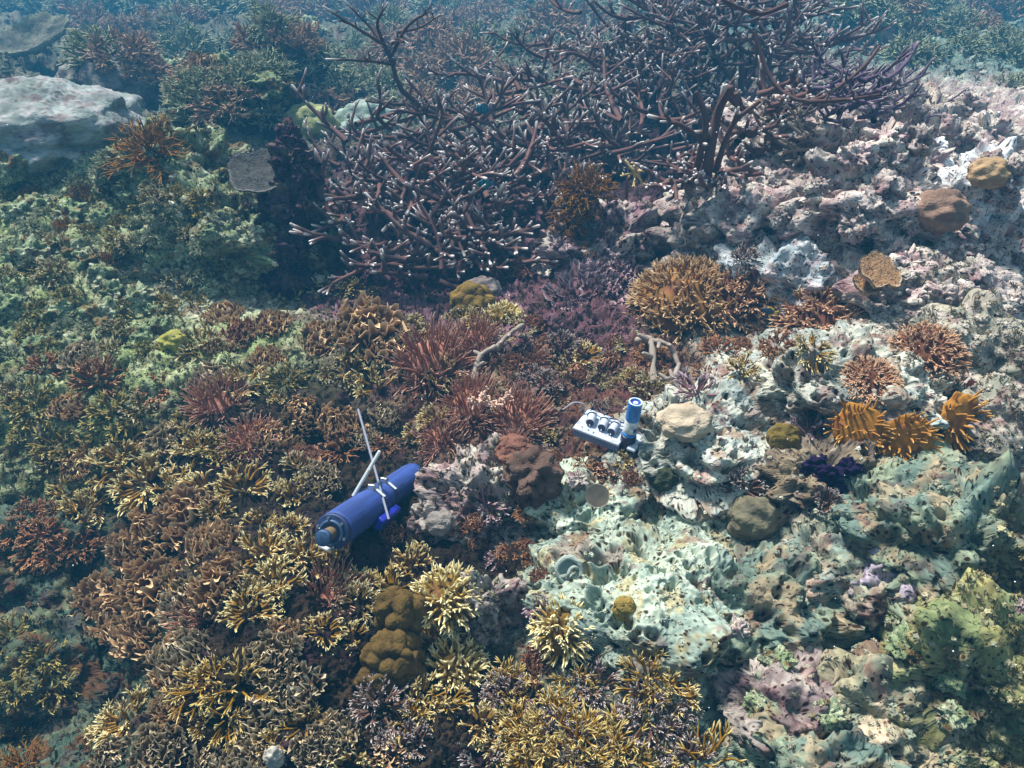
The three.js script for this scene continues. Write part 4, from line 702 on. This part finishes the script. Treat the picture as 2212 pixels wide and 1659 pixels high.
put('dome2', 1590, 640, 190, { label: 'duller brown half of growth behind the tan spiky dome', tall: .9 });
put('dome2', 1765, 685, 190, { label: 'brownish pink twiggy coral right of the tan spiky dome', tall: .8, mark: 'the brownish pink twiggy coral' });
put('dome2', 2010, 765, 150, { label: 'reddish tan bushy table coral on top of the right crest', tall: .8, mark: 'the bushy table coral' });
put('dome2', 1885, 822, 120, { label: 'flat tan knobbly table coral below the bushy one', tall: .5, mark: 'the knobbly table coral' });
const out = (u, v, n) => { const h = hit(u, v); h.n = V(...n).normalize(); return h; };
put('orange', 1850, 925, 120, { sink: -.25, h: out(1850, 925, [-.25, .6, .8]), lean: 1, k: 0, label: 'left orange finger coral jutting from the shaded wall', mark: 'the left orange finger coral' });
put('orange', 1965, 965, 125, { h: out(1965, 955, [.05, .35, .9]), lean: 1, k: 1, label: 'middle drooping orange finger coral lowest of the three', mark: 'the middle orange finger coral' });
put('orange', 2045, 905, 130, { sink: -.5, h: out(2040, 905, [.4, .45, .8]), lean: 1, k: 2, label: 'right orange finger coral under the bushy table coral', mark: 'the right orange finger coral' });
put('redbig', 940, 790, 190, { k: 0, label: 'big red brown finger coral left of the dead twigs', mark: 'the big red finger coral', tall: 1.2 });
put('redbig', 1025, 745, 120, { k: 1, label: 'rosy finger coral behind the big red one', mark: 'the rosy finger coral', tall: 1.3 });
put('redbig', 1030, 885, 150, { k: 2, label: 'orange red finger coral crowning the grey mound at left', mark: 'the mound top finger coral', tall: 1.2 });
put('redbig', 1125, 905, 140, { k: 0, label: 'orange red finger coral crowning the grey mound at right', tall: 1.2 });
put('redbig', 960, 960, 120, { k: 1, label: 'low red finger coral on the left flank of the mound' });
put('redbig', 1110, 965, 80, { k: 2, label: 'small red finger coral hanging on the front of the mound' });
put('redbig', 1150, 775, 80, { k: 1, label: 'low red finger coral patch among the dead twigs' });
put('redbig', 720, 1290, 150, { k: 2, label: 'dark red finger coral below the blue cylinder', mark: 'the dark red finger coral', tall: 1.2 });
put('redbig', 545, 955, 120, { k: 0, label: 'rosy finger coral in the middle of the left slope', mark: 'the left slope finger coral', tall: .9 });
put('redbig', 470, 870, 130, { k: 2, label: 'pinkish finger coral with pale tips above the left slope one', tall: 1.1 });
put('redbig', 440, 1340, 130, { k: 1, label: 'pale pinkish finger coral fan among the lower left leaves', mark: 'the pale finger fan' });
put('whorl', 1270, 640, 210, { k: 0, label: 'purple brown whorled leafy coral left of the tan spiky dome', mark: 'the purple whorl coral', tall: .7 });
put('whorl', 1320, 600, 140, { k: 1, label: 'upper purple brown whorled coral under the purplish rock', tall: .7 });
put('bright', 965, 1290, 170, { k: 0, label: 'topmost bright straw coral of the tall clump below the cylinder', mark: 'the bright straw coral' });
put('bright', 940, 1375, 150, { k: 1, label: 'middle bright straw coral of the tall clump beside the lobed coral' });
put('bright', 985, 1455, 160, { k: 2, label: 'lowest bright straw coral of the tall clump', mark: 'the lowest straw coral' });
put('bright', 1010, 1375, 110, { k: 0, label: 'right bright straw coral of the tall clump' });
put('bright', 1215, 1365, 150, { k: 1, label: 'fine straw coral at the lower edge of the mint rock', mark: 'the fine straw coral' });
put('bright', 1090, 695, 110, { k: 2, label: 'pale yellow spiky coral below the staghorn thicket', mark: 'the pale yellow coral' });
put('straw', 825, 835, 120, { label: 'straw spiky coral left of the big red finger coral', mark: 'the straw coral by the red fingers' });
put('lilac', 1055, 1100, 90, { label: 'pinkish bushy coral at the dark foot of the mound', mark: 'the pinkish bush' });
put('lilac', 1160, 1315, 60, { label: 'small lilac knob coral left of the mint rock face' });
put('lilac', 1745, 940, 90, { label: 'small pinkish branching coral left of the orange corals', h: out(1745, 940, [-.2, .5, .8]) });
put('lilac', 1505, 850, 110, { label: 'lilac grey bushy coral behind the cream boulder', mark: 'the lilac bush' });
put('white', 1605, 1060, 100, { label: 'pale twiggy coral above the grey brown ball coral' });
put('white', 1790, 1085, 60, { label: 'tiny white tipped coral under the purple crust' });
put('white', 1610, 560, 60, { label: 'tiny pale branched coral in the shade right of the dome' });
put('white', 1410, 1545, 140, { label: 'dark bushy coral with dense white speckled tips', mark: 'the white speckled bush' });
put('turf', 320, 320, 130, { label: 'rusty brown fuzzy tuft on the grey green hump', h: out(320, 325, [0, .8, .5]), tall: .7 });
put('turf', 1265, 400, 110, { label: 'orange brown fuzzy tuft in the staghorn shade', h: { ...hit(1265, 420), d: hit(1265, 420).d } });
put('turf', 1238, 475, 90, { label: 'golden fuzzy tuft below the staghorn clump', mark: 'the golden fuzzy tuft' });
put('leafred', 1300, 1040, 90, { label: 'small reddish leafy coral above the disc coral' });
put('leafred', 840, 1150, 70, { label: 'bright red brown leaf coral at the cylinder front', h: { ...hit(845, 1160) } });
put('leafred', 1175, 1440, 110, { label: 'pinkish tan leafy coral below the fine straw coral', mark: 'the pinkish leaf coral' });
put('leafred', 1170, 1250, 60, { label: 'small pink leafy coral left of the mint rock' });
put('leaf', 800, 725, 190, { label: 'rosy brown leafy coral left of the olive lobed coral', mark: 'the rosy leafy coral', tall: .8 });
put('leaf', 700, 740, 130, { label: 'left flank of rosy brown leafy growth below the trench', tall: .8 });
for (const [u, v, w, t] of [[660, 905, 130, 'leafy coral left of the long rod, upper one'], [740, 925, 130, 'leafy coral at the upper end of the long rod'], [400, 1130, 190, 'largest brown leafy coral in the lower left cluster'], [300, 1190, 150, 'brown leafy coral at the upper left of the lower cluster'], [470, 1190, 150, 'brown leafy coral at the right side of the lower cluster'], [330, 1280, 170, 'brown leafy coral in the centre of the lower cluster'], [250, 1340, 140, 'brown leafy coral hanging over the dark gully'], [390, 1420, 150, 'pale brown leafy coral right of the black hole'], [590, 1430, 150, 'grey brown leafy coral above the curled bottom leaves'], [640, 1500, 150, 'curled leafy coral with bright lower lobes near the bottom'], [560, 1540, 150, 'curled leafy coral with pale rims left of the bottom shell']])
  put(v > 1415 ? 'leafdim' : 'leaf', u, v, w * .86, { label: /leafy/.test(t) ? t : t, tall: .95, mark: v === 1280 ? 'the lower leafy cluster' : v === 925 ? 'the rod top leaves' : v === 1500 ? 'the curled bottom leaves' : undefined });
{ // pale algae sprigs on the red fingers
  const h = hit(1060, 900), g = group('algae_sprig'), r = mul(61); g.position.copy(h.p).add(V(0, .06, .03));
  for (let k = 0; k < 9; k++) { const b = new MB(), d = V(rr(-.8, .8, r), rr(.3, 1, r), rr(.1, .6, r)).normalize(), p = V(rr(-.05, .05, r), 0, 0), l = rr(.05, .08, r); b.tube([p, p.clone().addScaledVector(d, l)], [.0018, .001], 4, [[.5, .32, .24], [.6, .42, .33]]); for (let j = 2; j < 14; j++) { const q = p.clone().addScaledVector(d, l * j / 14), e = unit(r, -1), w = .016 * (1.1 - j / 15); b.tube([q, q.clone().addScaledVector(e, w)], [.0022, .003], 5, [[.55, .36, .28], [.68, .50, .42]], true); } const m = one(b.geo(), softM); m.name = 'sprig'; g.add(m); }
  tag(g, 'pale pink algae sprigs growing over the mound top finger coral', 'algae');
}
// dead coral sticks
const stick = (pts, rad, label) => { const w = pts.map(([u, v, up]) => { const h = hit(u, v); return h.p.clone().add(V(0, up, 0)); }), b = new MB(), P = w[0].clone(), c = new THREE.CatmullRomCurve3(w.map((p) => p.sub(P))), q = c.getPoints(12); for (const k of [3, 6, 9]) { const e = unit(mul(Math.floor(pts[0][0]) + k), -.2).multiplyScalar(rad * 3.2); b.tube([q[k], q[k].clone().addScaledVector(e, .6), q[k].clone().add(e)], [rad * .8, rad * .75, rad * .5], 6, [[.24, .2, .18], [.26, .22, .2], [.34, .3, .27]], true); } b.tube(q, q.map((_, i) => rad * .95 * (1 + .35 * n3(i * .8, rad * 999, pts[0][0])) * (1 - .2 * i / 12)), 8, q.map((_, i) => { const t = 1 + .25 * n3(i, 3, pts[0][0]); return [.27 * t, .23 * t, .20 * t]; }), true); const o = one(b.geo()); o.name = numbered('dead_coral_stick'); o.position.copy(P); scene.add(o); tag(o, label, 'dead coral', 'dead coral sticks'); };
stick([[1375, 755, .03], [1400, 770, .05], [1410, 835, .02]], .011, 'forked pale dead stick below the tan dome, upright arm');
stick([[1400, 765, .045], [1440, 772, .04], [1465, 805, .02]], .008, 'forked pale dead stick below the tan dome, right arm');
stick([[1465, 800, .02], [1450, 830, .02], [1425, 840, .03]], .007, 'small hooked dead stick beside the forked one');
stick([[1070, 775, .03], [1100, 755, .05], [1130, 735, .05]], .008, 'grey dead stick lying right of the rosy finger coral');
stick([[1020, 840, .02], [1040, 800, .05], [1070, 775, .04]], .008, 'curved grey dead stick before the big red finger coral');
// fish
function fish(u, v, dist, len, yaw, body, stripe, tailc, label) {
  const g = group('small_fish'), n = 12, m = 14, b = new MB(), id = [];
  for (let i = 0; i <= n; i++) { const t = i / n, hh = .5 * .62 * Math.pow(Math.sin(Math.PI * Math.min(1, .06 + t * .93)), .75), ww = hh * .36; for (let j = 0; j < m; j++) { const a = j / m * 6.2832, y = Math.sin(a) * hh, z = Math.cos(a) * ww, s = Math.sin(t * 26) > .45 ? 1 : 0; id.push(b.vert(.5 - t, y, z, 0, Math.sin(a), Math.cos(a), mix3(body, stripe, s * .8))); } }
  for (let i = 0; i < n; i++) for (let j = 0; j < m; j++) { const A = i * m + j, B = i * m + (j + 1) % m; b.i.push(A, B + m, B, A, A + m, B + m); }
  const bg = b.geo(); bg.computeVertexNormals(); const bo = one(bg); bo.name = 'body'; g.add(bo);
  const fin = (pts, c, name) => { const s = new THREE.Shape(pts.map(([x, y]) => new THREE.Vector2(x, y))), e = new THREE.ExtrudeGeometry(s, { depth: .03, bevelEnabled: true, bevelSize: .008, bevelThickness: .008, bevelSegments: 1 }); e.translate(0, 0, -.015); const o = one(e, plain(c, .6)); o.name = name; g.add(o); };
  fin([[-.42, .06], [-.78, .26], [-.68, 0], [-.78, -.26], [-.42, -.06]], tailc, 'tail_fin'); fin([[.2, .26], [-.1, .42], [-.4, .3], [-.36, .12]], tailc, 'dorsal_fin'); fin([[.0, -.28], [-.2, -.42], [-.38, -.24], [-.34, -.12]], tailc, 'anal_fin');
  for (const z of [-1, 1]) { const e = one(new THREE.SphereGeometry(.035, 12, 8), plain([.01, .01, .01], .2)); e.name = 'eye'; e.position.set(.36, .05, z * .055); g.add(e); }
  g.position.copy(at(u, v, dist)); g.rotation.y = yaw; g.scale.setScalar(len); tag(g, label, 'fish');
}
fish(1042, 236, hit(1042, 300).d - .5, .06, 2.9, [.03, .10, .22], [.10, .28, .16], [.04, .10, .2], 'blue fish with green stripes in the upper staghorn');
fish(1046, 397, hit(1046, 420).d - .4, .05, 3.3, [.03, .10, .20], [.08, .34, .12], [.04, .10, .2], 'blue fish with green stripes in the lower staghorn');
fish(1660, 672, hit(1660, 690).d - .08, .034, 2.6, [.05, .07, .10], [.06, .07, .1], [.55, .38, .04], 'dark fish with yellow tail between dome and twiggy coral');
fish(2096, 828, hit(2096, 835).d - .03, .026, .3, [.26, .07, .06], [.3, .08, .07], [.26, .08, .07], 'tiny red fish over the smooth grey rock at right');
fish(372, 1278, hit(372, 1290).d - .10, .036, 2.2, [.42, .26, .05], [.46, .28, .06], [.46, .28, .06], 'slim yellow fish among the lower left leafy corals');

// ---------------------------------------------------------------- the thick growth between
function inside(poly, u, v) { let c = false; for (let i = 0, j = poly.length - 1; i < poly.length; j = i++) { const [a, b] = poly[i], [d, e] = poly[j]; if ((b > v) !== (e > v) && u < (d - a) * (v - b) / (e - b) + a) c = !c; } return c; }
function scatter(poly, step, mixx, o = {}) {
  const us = poly.map((p) => p[0]), vs = poly.map((p) => p[1]), tot = mixx.reduce((s, m) => s + m[1], 0); let row = 0, n = 0;
  for (let v = Math.min(...vs); v < Math.max(...vs); v += step * .8, row++) for (let u = Math.min(...us) + (row % 2) * step / 2; u < Math.max(...us); u += step) {
    const a = u + rr(-.38, .38) * step, b = v + rr(-.34, .34) * step; let t = R() * tot, k = 0; while (k < mixx.length - 1 && (t -= mixx[k][1]) > 0) k++;
    const [key, , s0, s1] = mixx[k], size = rr(s0, s1), skip = R() < (o.skip ?? .08), yaw = R() * 6.28, kk = Math.floor(R() * 97);
    if (skip || !inside(poly, a, b)) continue; if (!o.over && marks.some((m) => Math.hypot(m[0] - a, m[1] - b) < m[2] * (o.ease ?? .8))) continue;
    put(key, a, b, size, { yaw, k: kk, mean: (s0 + s1) / 2, lean: o.lean, tall: rr(.8, 1.1) }); n++;
  }
  return n;
}
let total = 0;
total += scatter([[440, 660], [700, 640], [900, 640], [950, 700], [880, 760], [870, 880], [640, 880], [420, 830]], 76, [['pale', 3, 66, 111], ['olive', 2, 66, 108], ['straw', 2, 63, 101], ['leaf', 2, 72, 119], ['leafred', 1, 66, 101]]);
total += scatter([[440, 660], [700, 640], [900, 640], [950, 700], [880, 760], [870, 880], [640, 880], [420, 830]], 64, [['pale', 3, 38, 59], ['olive', 2, 38, 57], ['straw', 2, 37, 54], ['leaf', 2, 42, 64], ['leafred', 1, 38, 54]], { skip: .85 });
total += scatter([[740, 560], [850, 600], [980, 650], [760, 660], [660, 640]], 63, [['olive', 3, 55, 88], ['straw', 1, 55, 88]]);
total += scatter([[740, 560], [850, 600], [980, 650], [760, 660], [660, 640]], 53, [['olive', 3, 32, 47], ['straw', 1, 32, 47]], { skip: .85 });
total += scatter([[0, 780], [420, 760], [640, 880], [660, 1010], [0, 1000]], 82, [['olive', 2.5, 70, 119], ['pale', 1.6, 66, 106], ['leaf', 2, 72, 126], ['straw', 1.2, 66, 106], ['rust', 1, 66, 101], ['leafdim', 1.5, 66, 113]]);
total += scatter([[0, 780], [420, 760], [640, 880], [660, 1010], [0, 1000]], 69, [['olive', 2.5, 40, 64], ['pale', 1.6, 38, 56], ['leaf', 2, 42, 67], ['straw', 1.2, 38, 56], ['rust', 1, 38, 54], ['leafdim', 1.5, 38, 60]], { skip: .85 });
total += scatter([[60, 960], [420, 930], [660, 990], [680, 1110], [620, 1110], [440, 1090], [60, 1130]], 79, [['straw', 4, 72, 126], ['amber', 2, 66, 113], ['pale', 2, 66, 101], ['leaf', 1, 66, 113], ['redfinger', .4, 66, 88]]);
total += scatter([[60, 960], [420, 930], [660, 990], [680, 1110], [620, 1110], [440, 1090], [60, 1130]], 67, [['straw', 4, 42, 67], ['amber', 2, 38, 60], ['pale', 2, 38, 54], ['leaf', 1, 38, 60], ['redfinger', .4, 38, 47]], { skip: .85 });
total += scatter([[640, 880], [880, 860], [900, 990], [740, 1090], [640, 1090]], 71, [['leafdim', 2, 66, 113], ['leafred', 2, 55, 101], ['rust', 1.5, 55, 96], ['redfinger', .8, 50, 78]]);
total += scatter([[640, 880], [880, 860], [900, 990], [740, 1090], [640, 1090]], 60, [['leafdim', 2, 38, 60], ['leafred', 2, 32, 54], ['rust', 1.5, 32, 51], ['redfinger', .8, 29, 42]], { skip: .85 });
total += scatter([[420, 1080], [640, 1080], [700, 1210], [800, 1200], [900, 1170], [930, 1280], [860, 1300], [800, 1480], [560, 1440], [500, 1280]], 76, [['straw', 4, 70, 121], ['leaf', 1.2, 66, 113], ['amber', 1, 66, 101], ['olive', 1, 66, 101], ['pale', .8, 61, 96]]);
total += scatter([[420, 1080], [640, 1080], [700, 1210], [800, 1200], [900, 1170], [930, 1280], [860, 1300], [800, 1480], [560, 1440], [500, 1280]], 64, [['straw', 4, 40, 65], ['leaf', 1.2, 38, 60], ['amber', 1, 38, 54], ['olive', 1, 38, 54], ['pale', .8, 35, 51]], { skip: .85 });
total += scatter([[180, 1090], [430, 1080], [540, 1260], [500, 1420], [330, 1460], [230, 1400], [190, 1220]], 90, [['leaf', 4, 87, 144], ['leafdim', 1, 76, 126]], { ease: .35 });
total += scatter([[180, 1090], [430, 1080], [540, 1260], [500, 1420], [330, 1460], [230, 1400], [190, 1220]], 76, [['leaf', 4, 50, 77], ['leafdim', 1, 44, 67]], { skip: .85, ease: .35 });
total += scatter([[230, 1500], [400, 1440], [560, 1440], [820, 1480], [860, 1680], [220, 1680]], 84, [['leafdim', 3, 87, 139], ['amber', 2.4, 76, 126], ['straw', 1, 72, 113], ['leaf', 1, 76, 113]]);
total += scatter([[230, 1500], [400, 1440], [560, 1440], [820, 1480], [860, 1680], [220, 1680]], 71, [['leafdim', 3, 50, 74], ['amber', 2.4, 44, 67], ['straw', 1, 42, 60], ['leaf', 1, 44, 60]], { skip: .85 });
total += scatter([[800, 1480], [1080, 1420], [1130, 1440], [1270, 1420], [1480, 1460], [1560, 1680], [800, 1680]], 79, [['white', 4, 72, 121], ['amber', 2.4, 72, 126], ['straw', 1.5, 66, 108]]);
total += scatter([[800, 1480], [1080, 1420], [1130, 1440], [1270, 1420], [1480, 1460], [1560, 1680], [800, 1680]], 67, [['white', 4, 42, 65], ['amber', 2.4, 42, 67], ['straw', 1.5, 38, 58]], { skip: .85 });
total += scatter([[1060, 1470], [1330, 1460], [1470, 1520], [1540, 1680], [1100, 1680]], 90, [['straw', 2, 76, 126], ['amber', 3, 76, 139], ['white', 1, 76, 113]], { over: 1 });
total += scatter([[1060, 1470], [1330, 1460], [1470, 1520], [1540, 1680], [1100, 1680]], 76, [['straw', 2, 44, 67], ['amber', 3, 44, 74], ['white', 1, 44, 60]], { skip: .85, over: 1 });
total += scatter([[1160, 1540], [1460, 1600], [1540, 1680], [1100, 1680]], 82, [['amber', 4, 87, 151]], { over: 1 });
total += scatter([[1160, 1540], [1460, 1600], [1540, 1680], [1100, 1680]], 69, [['amber', 4, 50, 81]], { skip: .85, over: 1 });
total += scatter([[880, 690], [1160, 690], [1360, 720], [1450, 760], [1440, 830], [1380, 880], [1260, 900], [1180, 880], [1000, 850], [900, 860]], 57, [['straw', 2.4, 50, 88], ['pale', 2.6, 50, 88], ['rust', 2, 50, 88], ['leafred', 2, 46, 83], ['white', .8, 44, 76]], { ease: .35 });
total += scatter([[880, 690], [1160, 690], [1360, 720], [1450, 760], [1440, 830], [1380, 880], [1260, 900], [1180, 880], [1000, 850], [900, 860]], 48, [['straw', 2.4, 29, 47], ['pale', 2.6, 29, 47], ['rust', 2, 29, 47], ['leafred', 2, 27, 45], ['white', .8, 25, 40]], { skip: .85, ease: .35 });
total += scatter([[1340, 700], [1640, 720], [1830, 640], [1860, 740], [1600, 810], [1480, 850], [1400, 800]], 68, [['straw', 1.6, 50, 91], ['rust', 2.4, 50, 91], ['amber', 1.2, 50, 88], ['leafred', 1, 44, 71]]);
total += scatter([[1340, 700], [1640, 720], [1830, 640], [1860, 740], [1600, 810], [1480, 850], [1400, 800]], 57, [['straw', 1.6, 29, 49], ['rust', 2.4, 29, 49], ['amber', 1.2, 29, 47], ['leafred', 1, 25, 38]], { skip: .85 });
total += scatter([[880, 930], [960, 900], [980, 970], [900, 1030]], 60, [['straw', 2, 48, 76], ['redfinger', 1, 48, 76]]);
total += scatter([[880, 930], [960, 900], [980, 970], [900, 1030]], 51, [['straw', 2, 28, 40], ['redfinger', 1, 28, 40]], { skip: .85 });
total += scatter([[0, 560], [440, 560], [660, 640], [440, 680], [420, 780], [0, 800]], 50, [['olive', 3, 44, 66], ['feather', 1.6, 40, 62], ['pale', 1.6, 40, 60], ['greenrubble', 1.2, 34, 60]], { skip: .2 });
total += scatter([[0, 340], [240, 340], [420, 430], [560, 600], [0, 580]], 40, [['greenrubble', 2, 34, 58], ['feather', 2, 38, 58], ['olive', 2, 36, 56], ['pale', 1, 36, 50], ['turf', .5, 40, 54]], { skip: .12 });
total += scatter([[1540, 480], [1640, 300], [1900, 200], [2070, 170], [2212, 230], [2212, 720], [2040, 700], [1860, 620], [1640, 560]], 56, [['rubble', 5, 34, 70]], { skip: .55, over: 1 });
total += scatter([[1000, 520], [1240, 520], [1330, 560], [1180, 640], [1090, 640]], 50, [['rust', 1, 44, 60], ['rubble', 1, 40, 60]]);
total += scatter([[1160, 920], [1240, 940], [1400, 990], [1390, 1060], [1210, 1040]], 46, [['leafred', 2, 40, 60], ['straw', 1, 34, 50], ['rubble', 1, 34, 54], ['rust', 1, 34, 50]], { ease: .6 });
total += scatter([[1560, 1320], [1760, 1260], [2212, 1200], [2212, 1659], [1500, 1659], [1500, 1480]], 84, [['greenrubble', 3, 40, 76], ['rubble', 1, 36, 60]], { skip: .68, over: 1 });
total += scatter([[950, 1100], [1150, 1110], [1180, 1250], [1060, 1230]], 46, [['rust', 2, 40, 60], ['leafred', 2, 40, 56], ['lilac', .4, 36, 50]]);
total += scatter([[0, 1110], [180, 1100], [200, 1220], [0, 1240]], 60, [['rust', 2, 60, 80], ['olive', 1, 60, 80]], { skip: .3 });
total += scatter([[0, 1320], [110, 1320], [150, 1500], [90, 1680], [0, 1680]], 70, [['turf', 1, 70, 100], ['olive', 1, 60, 90]], { skip: .5 });
// far bushes fading into the water
total += scatter([[0, 30], [700, 20], [720, 240], [420, 270], [280, 150], [0, 60]], 56, [['fuzzy', 3, 70, 120], ['feather', 3, 66, 116], ['greenrubble', .6, 50, 80]], { skip: .08, lean: .2 });
total += scatter([[700, 20], [1500, 10], [1480, 160], [1100, 240], [720, 240]], 56, [['fuzzy', 4, 74, 130], ['feather', 2.4, 66, 110]], { skip: .06, over: 1, lean: .2 });
total += scatter([[1500, 0], [2212, 0], [2212, 220], [2060, 150], [1860, 110], [1700, 90]], 54, [['feather', 4, 56, 92], ['fuzzy', .6, 50, 80]], { skip: .08, over: 1, lean: .2 });
total += scatter([[-60, -60], [2270, -60], [2270, 40], [-60, 40]], 48, [['feather', 3, 70, 120], ['fuzzy', 2, 70, 120]], { skip: .08, over: 1, lean: .2 });
settleLabels();
console.log('growth', total);

// ---------------------------------------------------------------- turf and crumbs over everything
{
  const r = mul(31), tuft = spikyGeo(9001, { stems: 8, levels: 1, len: .55, rad: .09, body: [.75, .7, .6], tip: [1, 1, 1], flat: 1, kids: 2 }), crumb = rockGeo(901, .05, .036, .045, [[1, 1, 1], [.7, .7, .7], [.9, .85, .8]], { detail: 5, hole: 0, lump: 0, rough: .8, warp: .5 }); crumb.scale(18, 18, 18); crumb.deleteAttribute('uv');
  const N = 26000, A = [[], []], C = [[], []], M = new THREE.Matrix4();
  for (let i = 0; i < N; i++) {
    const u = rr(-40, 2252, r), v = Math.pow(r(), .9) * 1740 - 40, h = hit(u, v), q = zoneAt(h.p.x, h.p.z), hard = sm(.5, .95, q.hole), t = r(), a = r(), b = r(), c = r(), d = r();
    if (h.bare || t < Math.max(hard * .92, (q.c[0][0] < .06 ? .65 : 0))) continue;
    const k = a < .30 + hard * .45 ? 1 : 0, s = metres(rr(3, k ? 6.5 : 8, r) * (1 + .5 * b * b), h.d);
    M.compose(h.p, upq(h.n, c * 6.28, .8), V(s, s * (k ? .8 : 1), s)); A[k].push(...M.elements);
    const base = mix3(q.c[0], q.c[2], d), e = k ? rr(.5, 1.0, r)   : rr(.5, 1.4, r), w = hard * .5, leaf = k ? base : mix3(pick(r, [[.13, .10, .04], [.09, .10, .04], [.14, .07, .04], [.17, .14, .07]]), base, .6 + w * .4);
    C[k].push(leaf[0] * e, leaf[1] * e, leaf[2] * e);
  }
  [['algae_turf', tuft, coralM, 'short mixed algae turf covering the reef'], ['coral_crumbs', crumb, coralM, 'coral crumbs and grit strewn over the reef']].forEach(([name, g, m, label], k) => {
    const n = C[k].length / 3, o = new THREE.InstancedMesh(g, m, n); o.instanceMatrix.array.set(A[k]); o.instanceColor = new THREE.InstancedBufferAttribute(new Float32Array(C[k]), 3); o.name = name; o.castShadow = o.receiveShadow = true; scene.add(o); tag(o, label, 'algae', null, 'stuff'); if (k) o.userData.category = 'gravel';
  });
  const P = 90, sp = new THREE.InstancedMesh(new THREE.SphereGeometry(1, 6, 4), plain([.8, .82, .85], .8), P); for (let i = 0; i < P; i++) { const dd = rr(.5, 1.4, r), p = at(rr(0, 2212, r), rr(0, 1659, r), dd), s = dd * rr(.0004, .001, r); sp.setMatrixAt(i, M.compose(p, new THREE.Quaternion(), V(s, s, s))); } sp.name = 'drifting_specks'; scene.add(sp); tag(sp, 'tiny pale specks drifting in the water', 'particles', null, 'stuff');
}
let tris = 0; const seen = new Set(); scene.traverse((o) => { if (o.isMesh && !seen.has(o.geometry)) { seen.add(o.geometry); tris += (o.geometry.index?.count ?? o.geometry.attributes.position.count) / 3; } }); console.log('triangles', tris);
renderer.render(scene, camera);
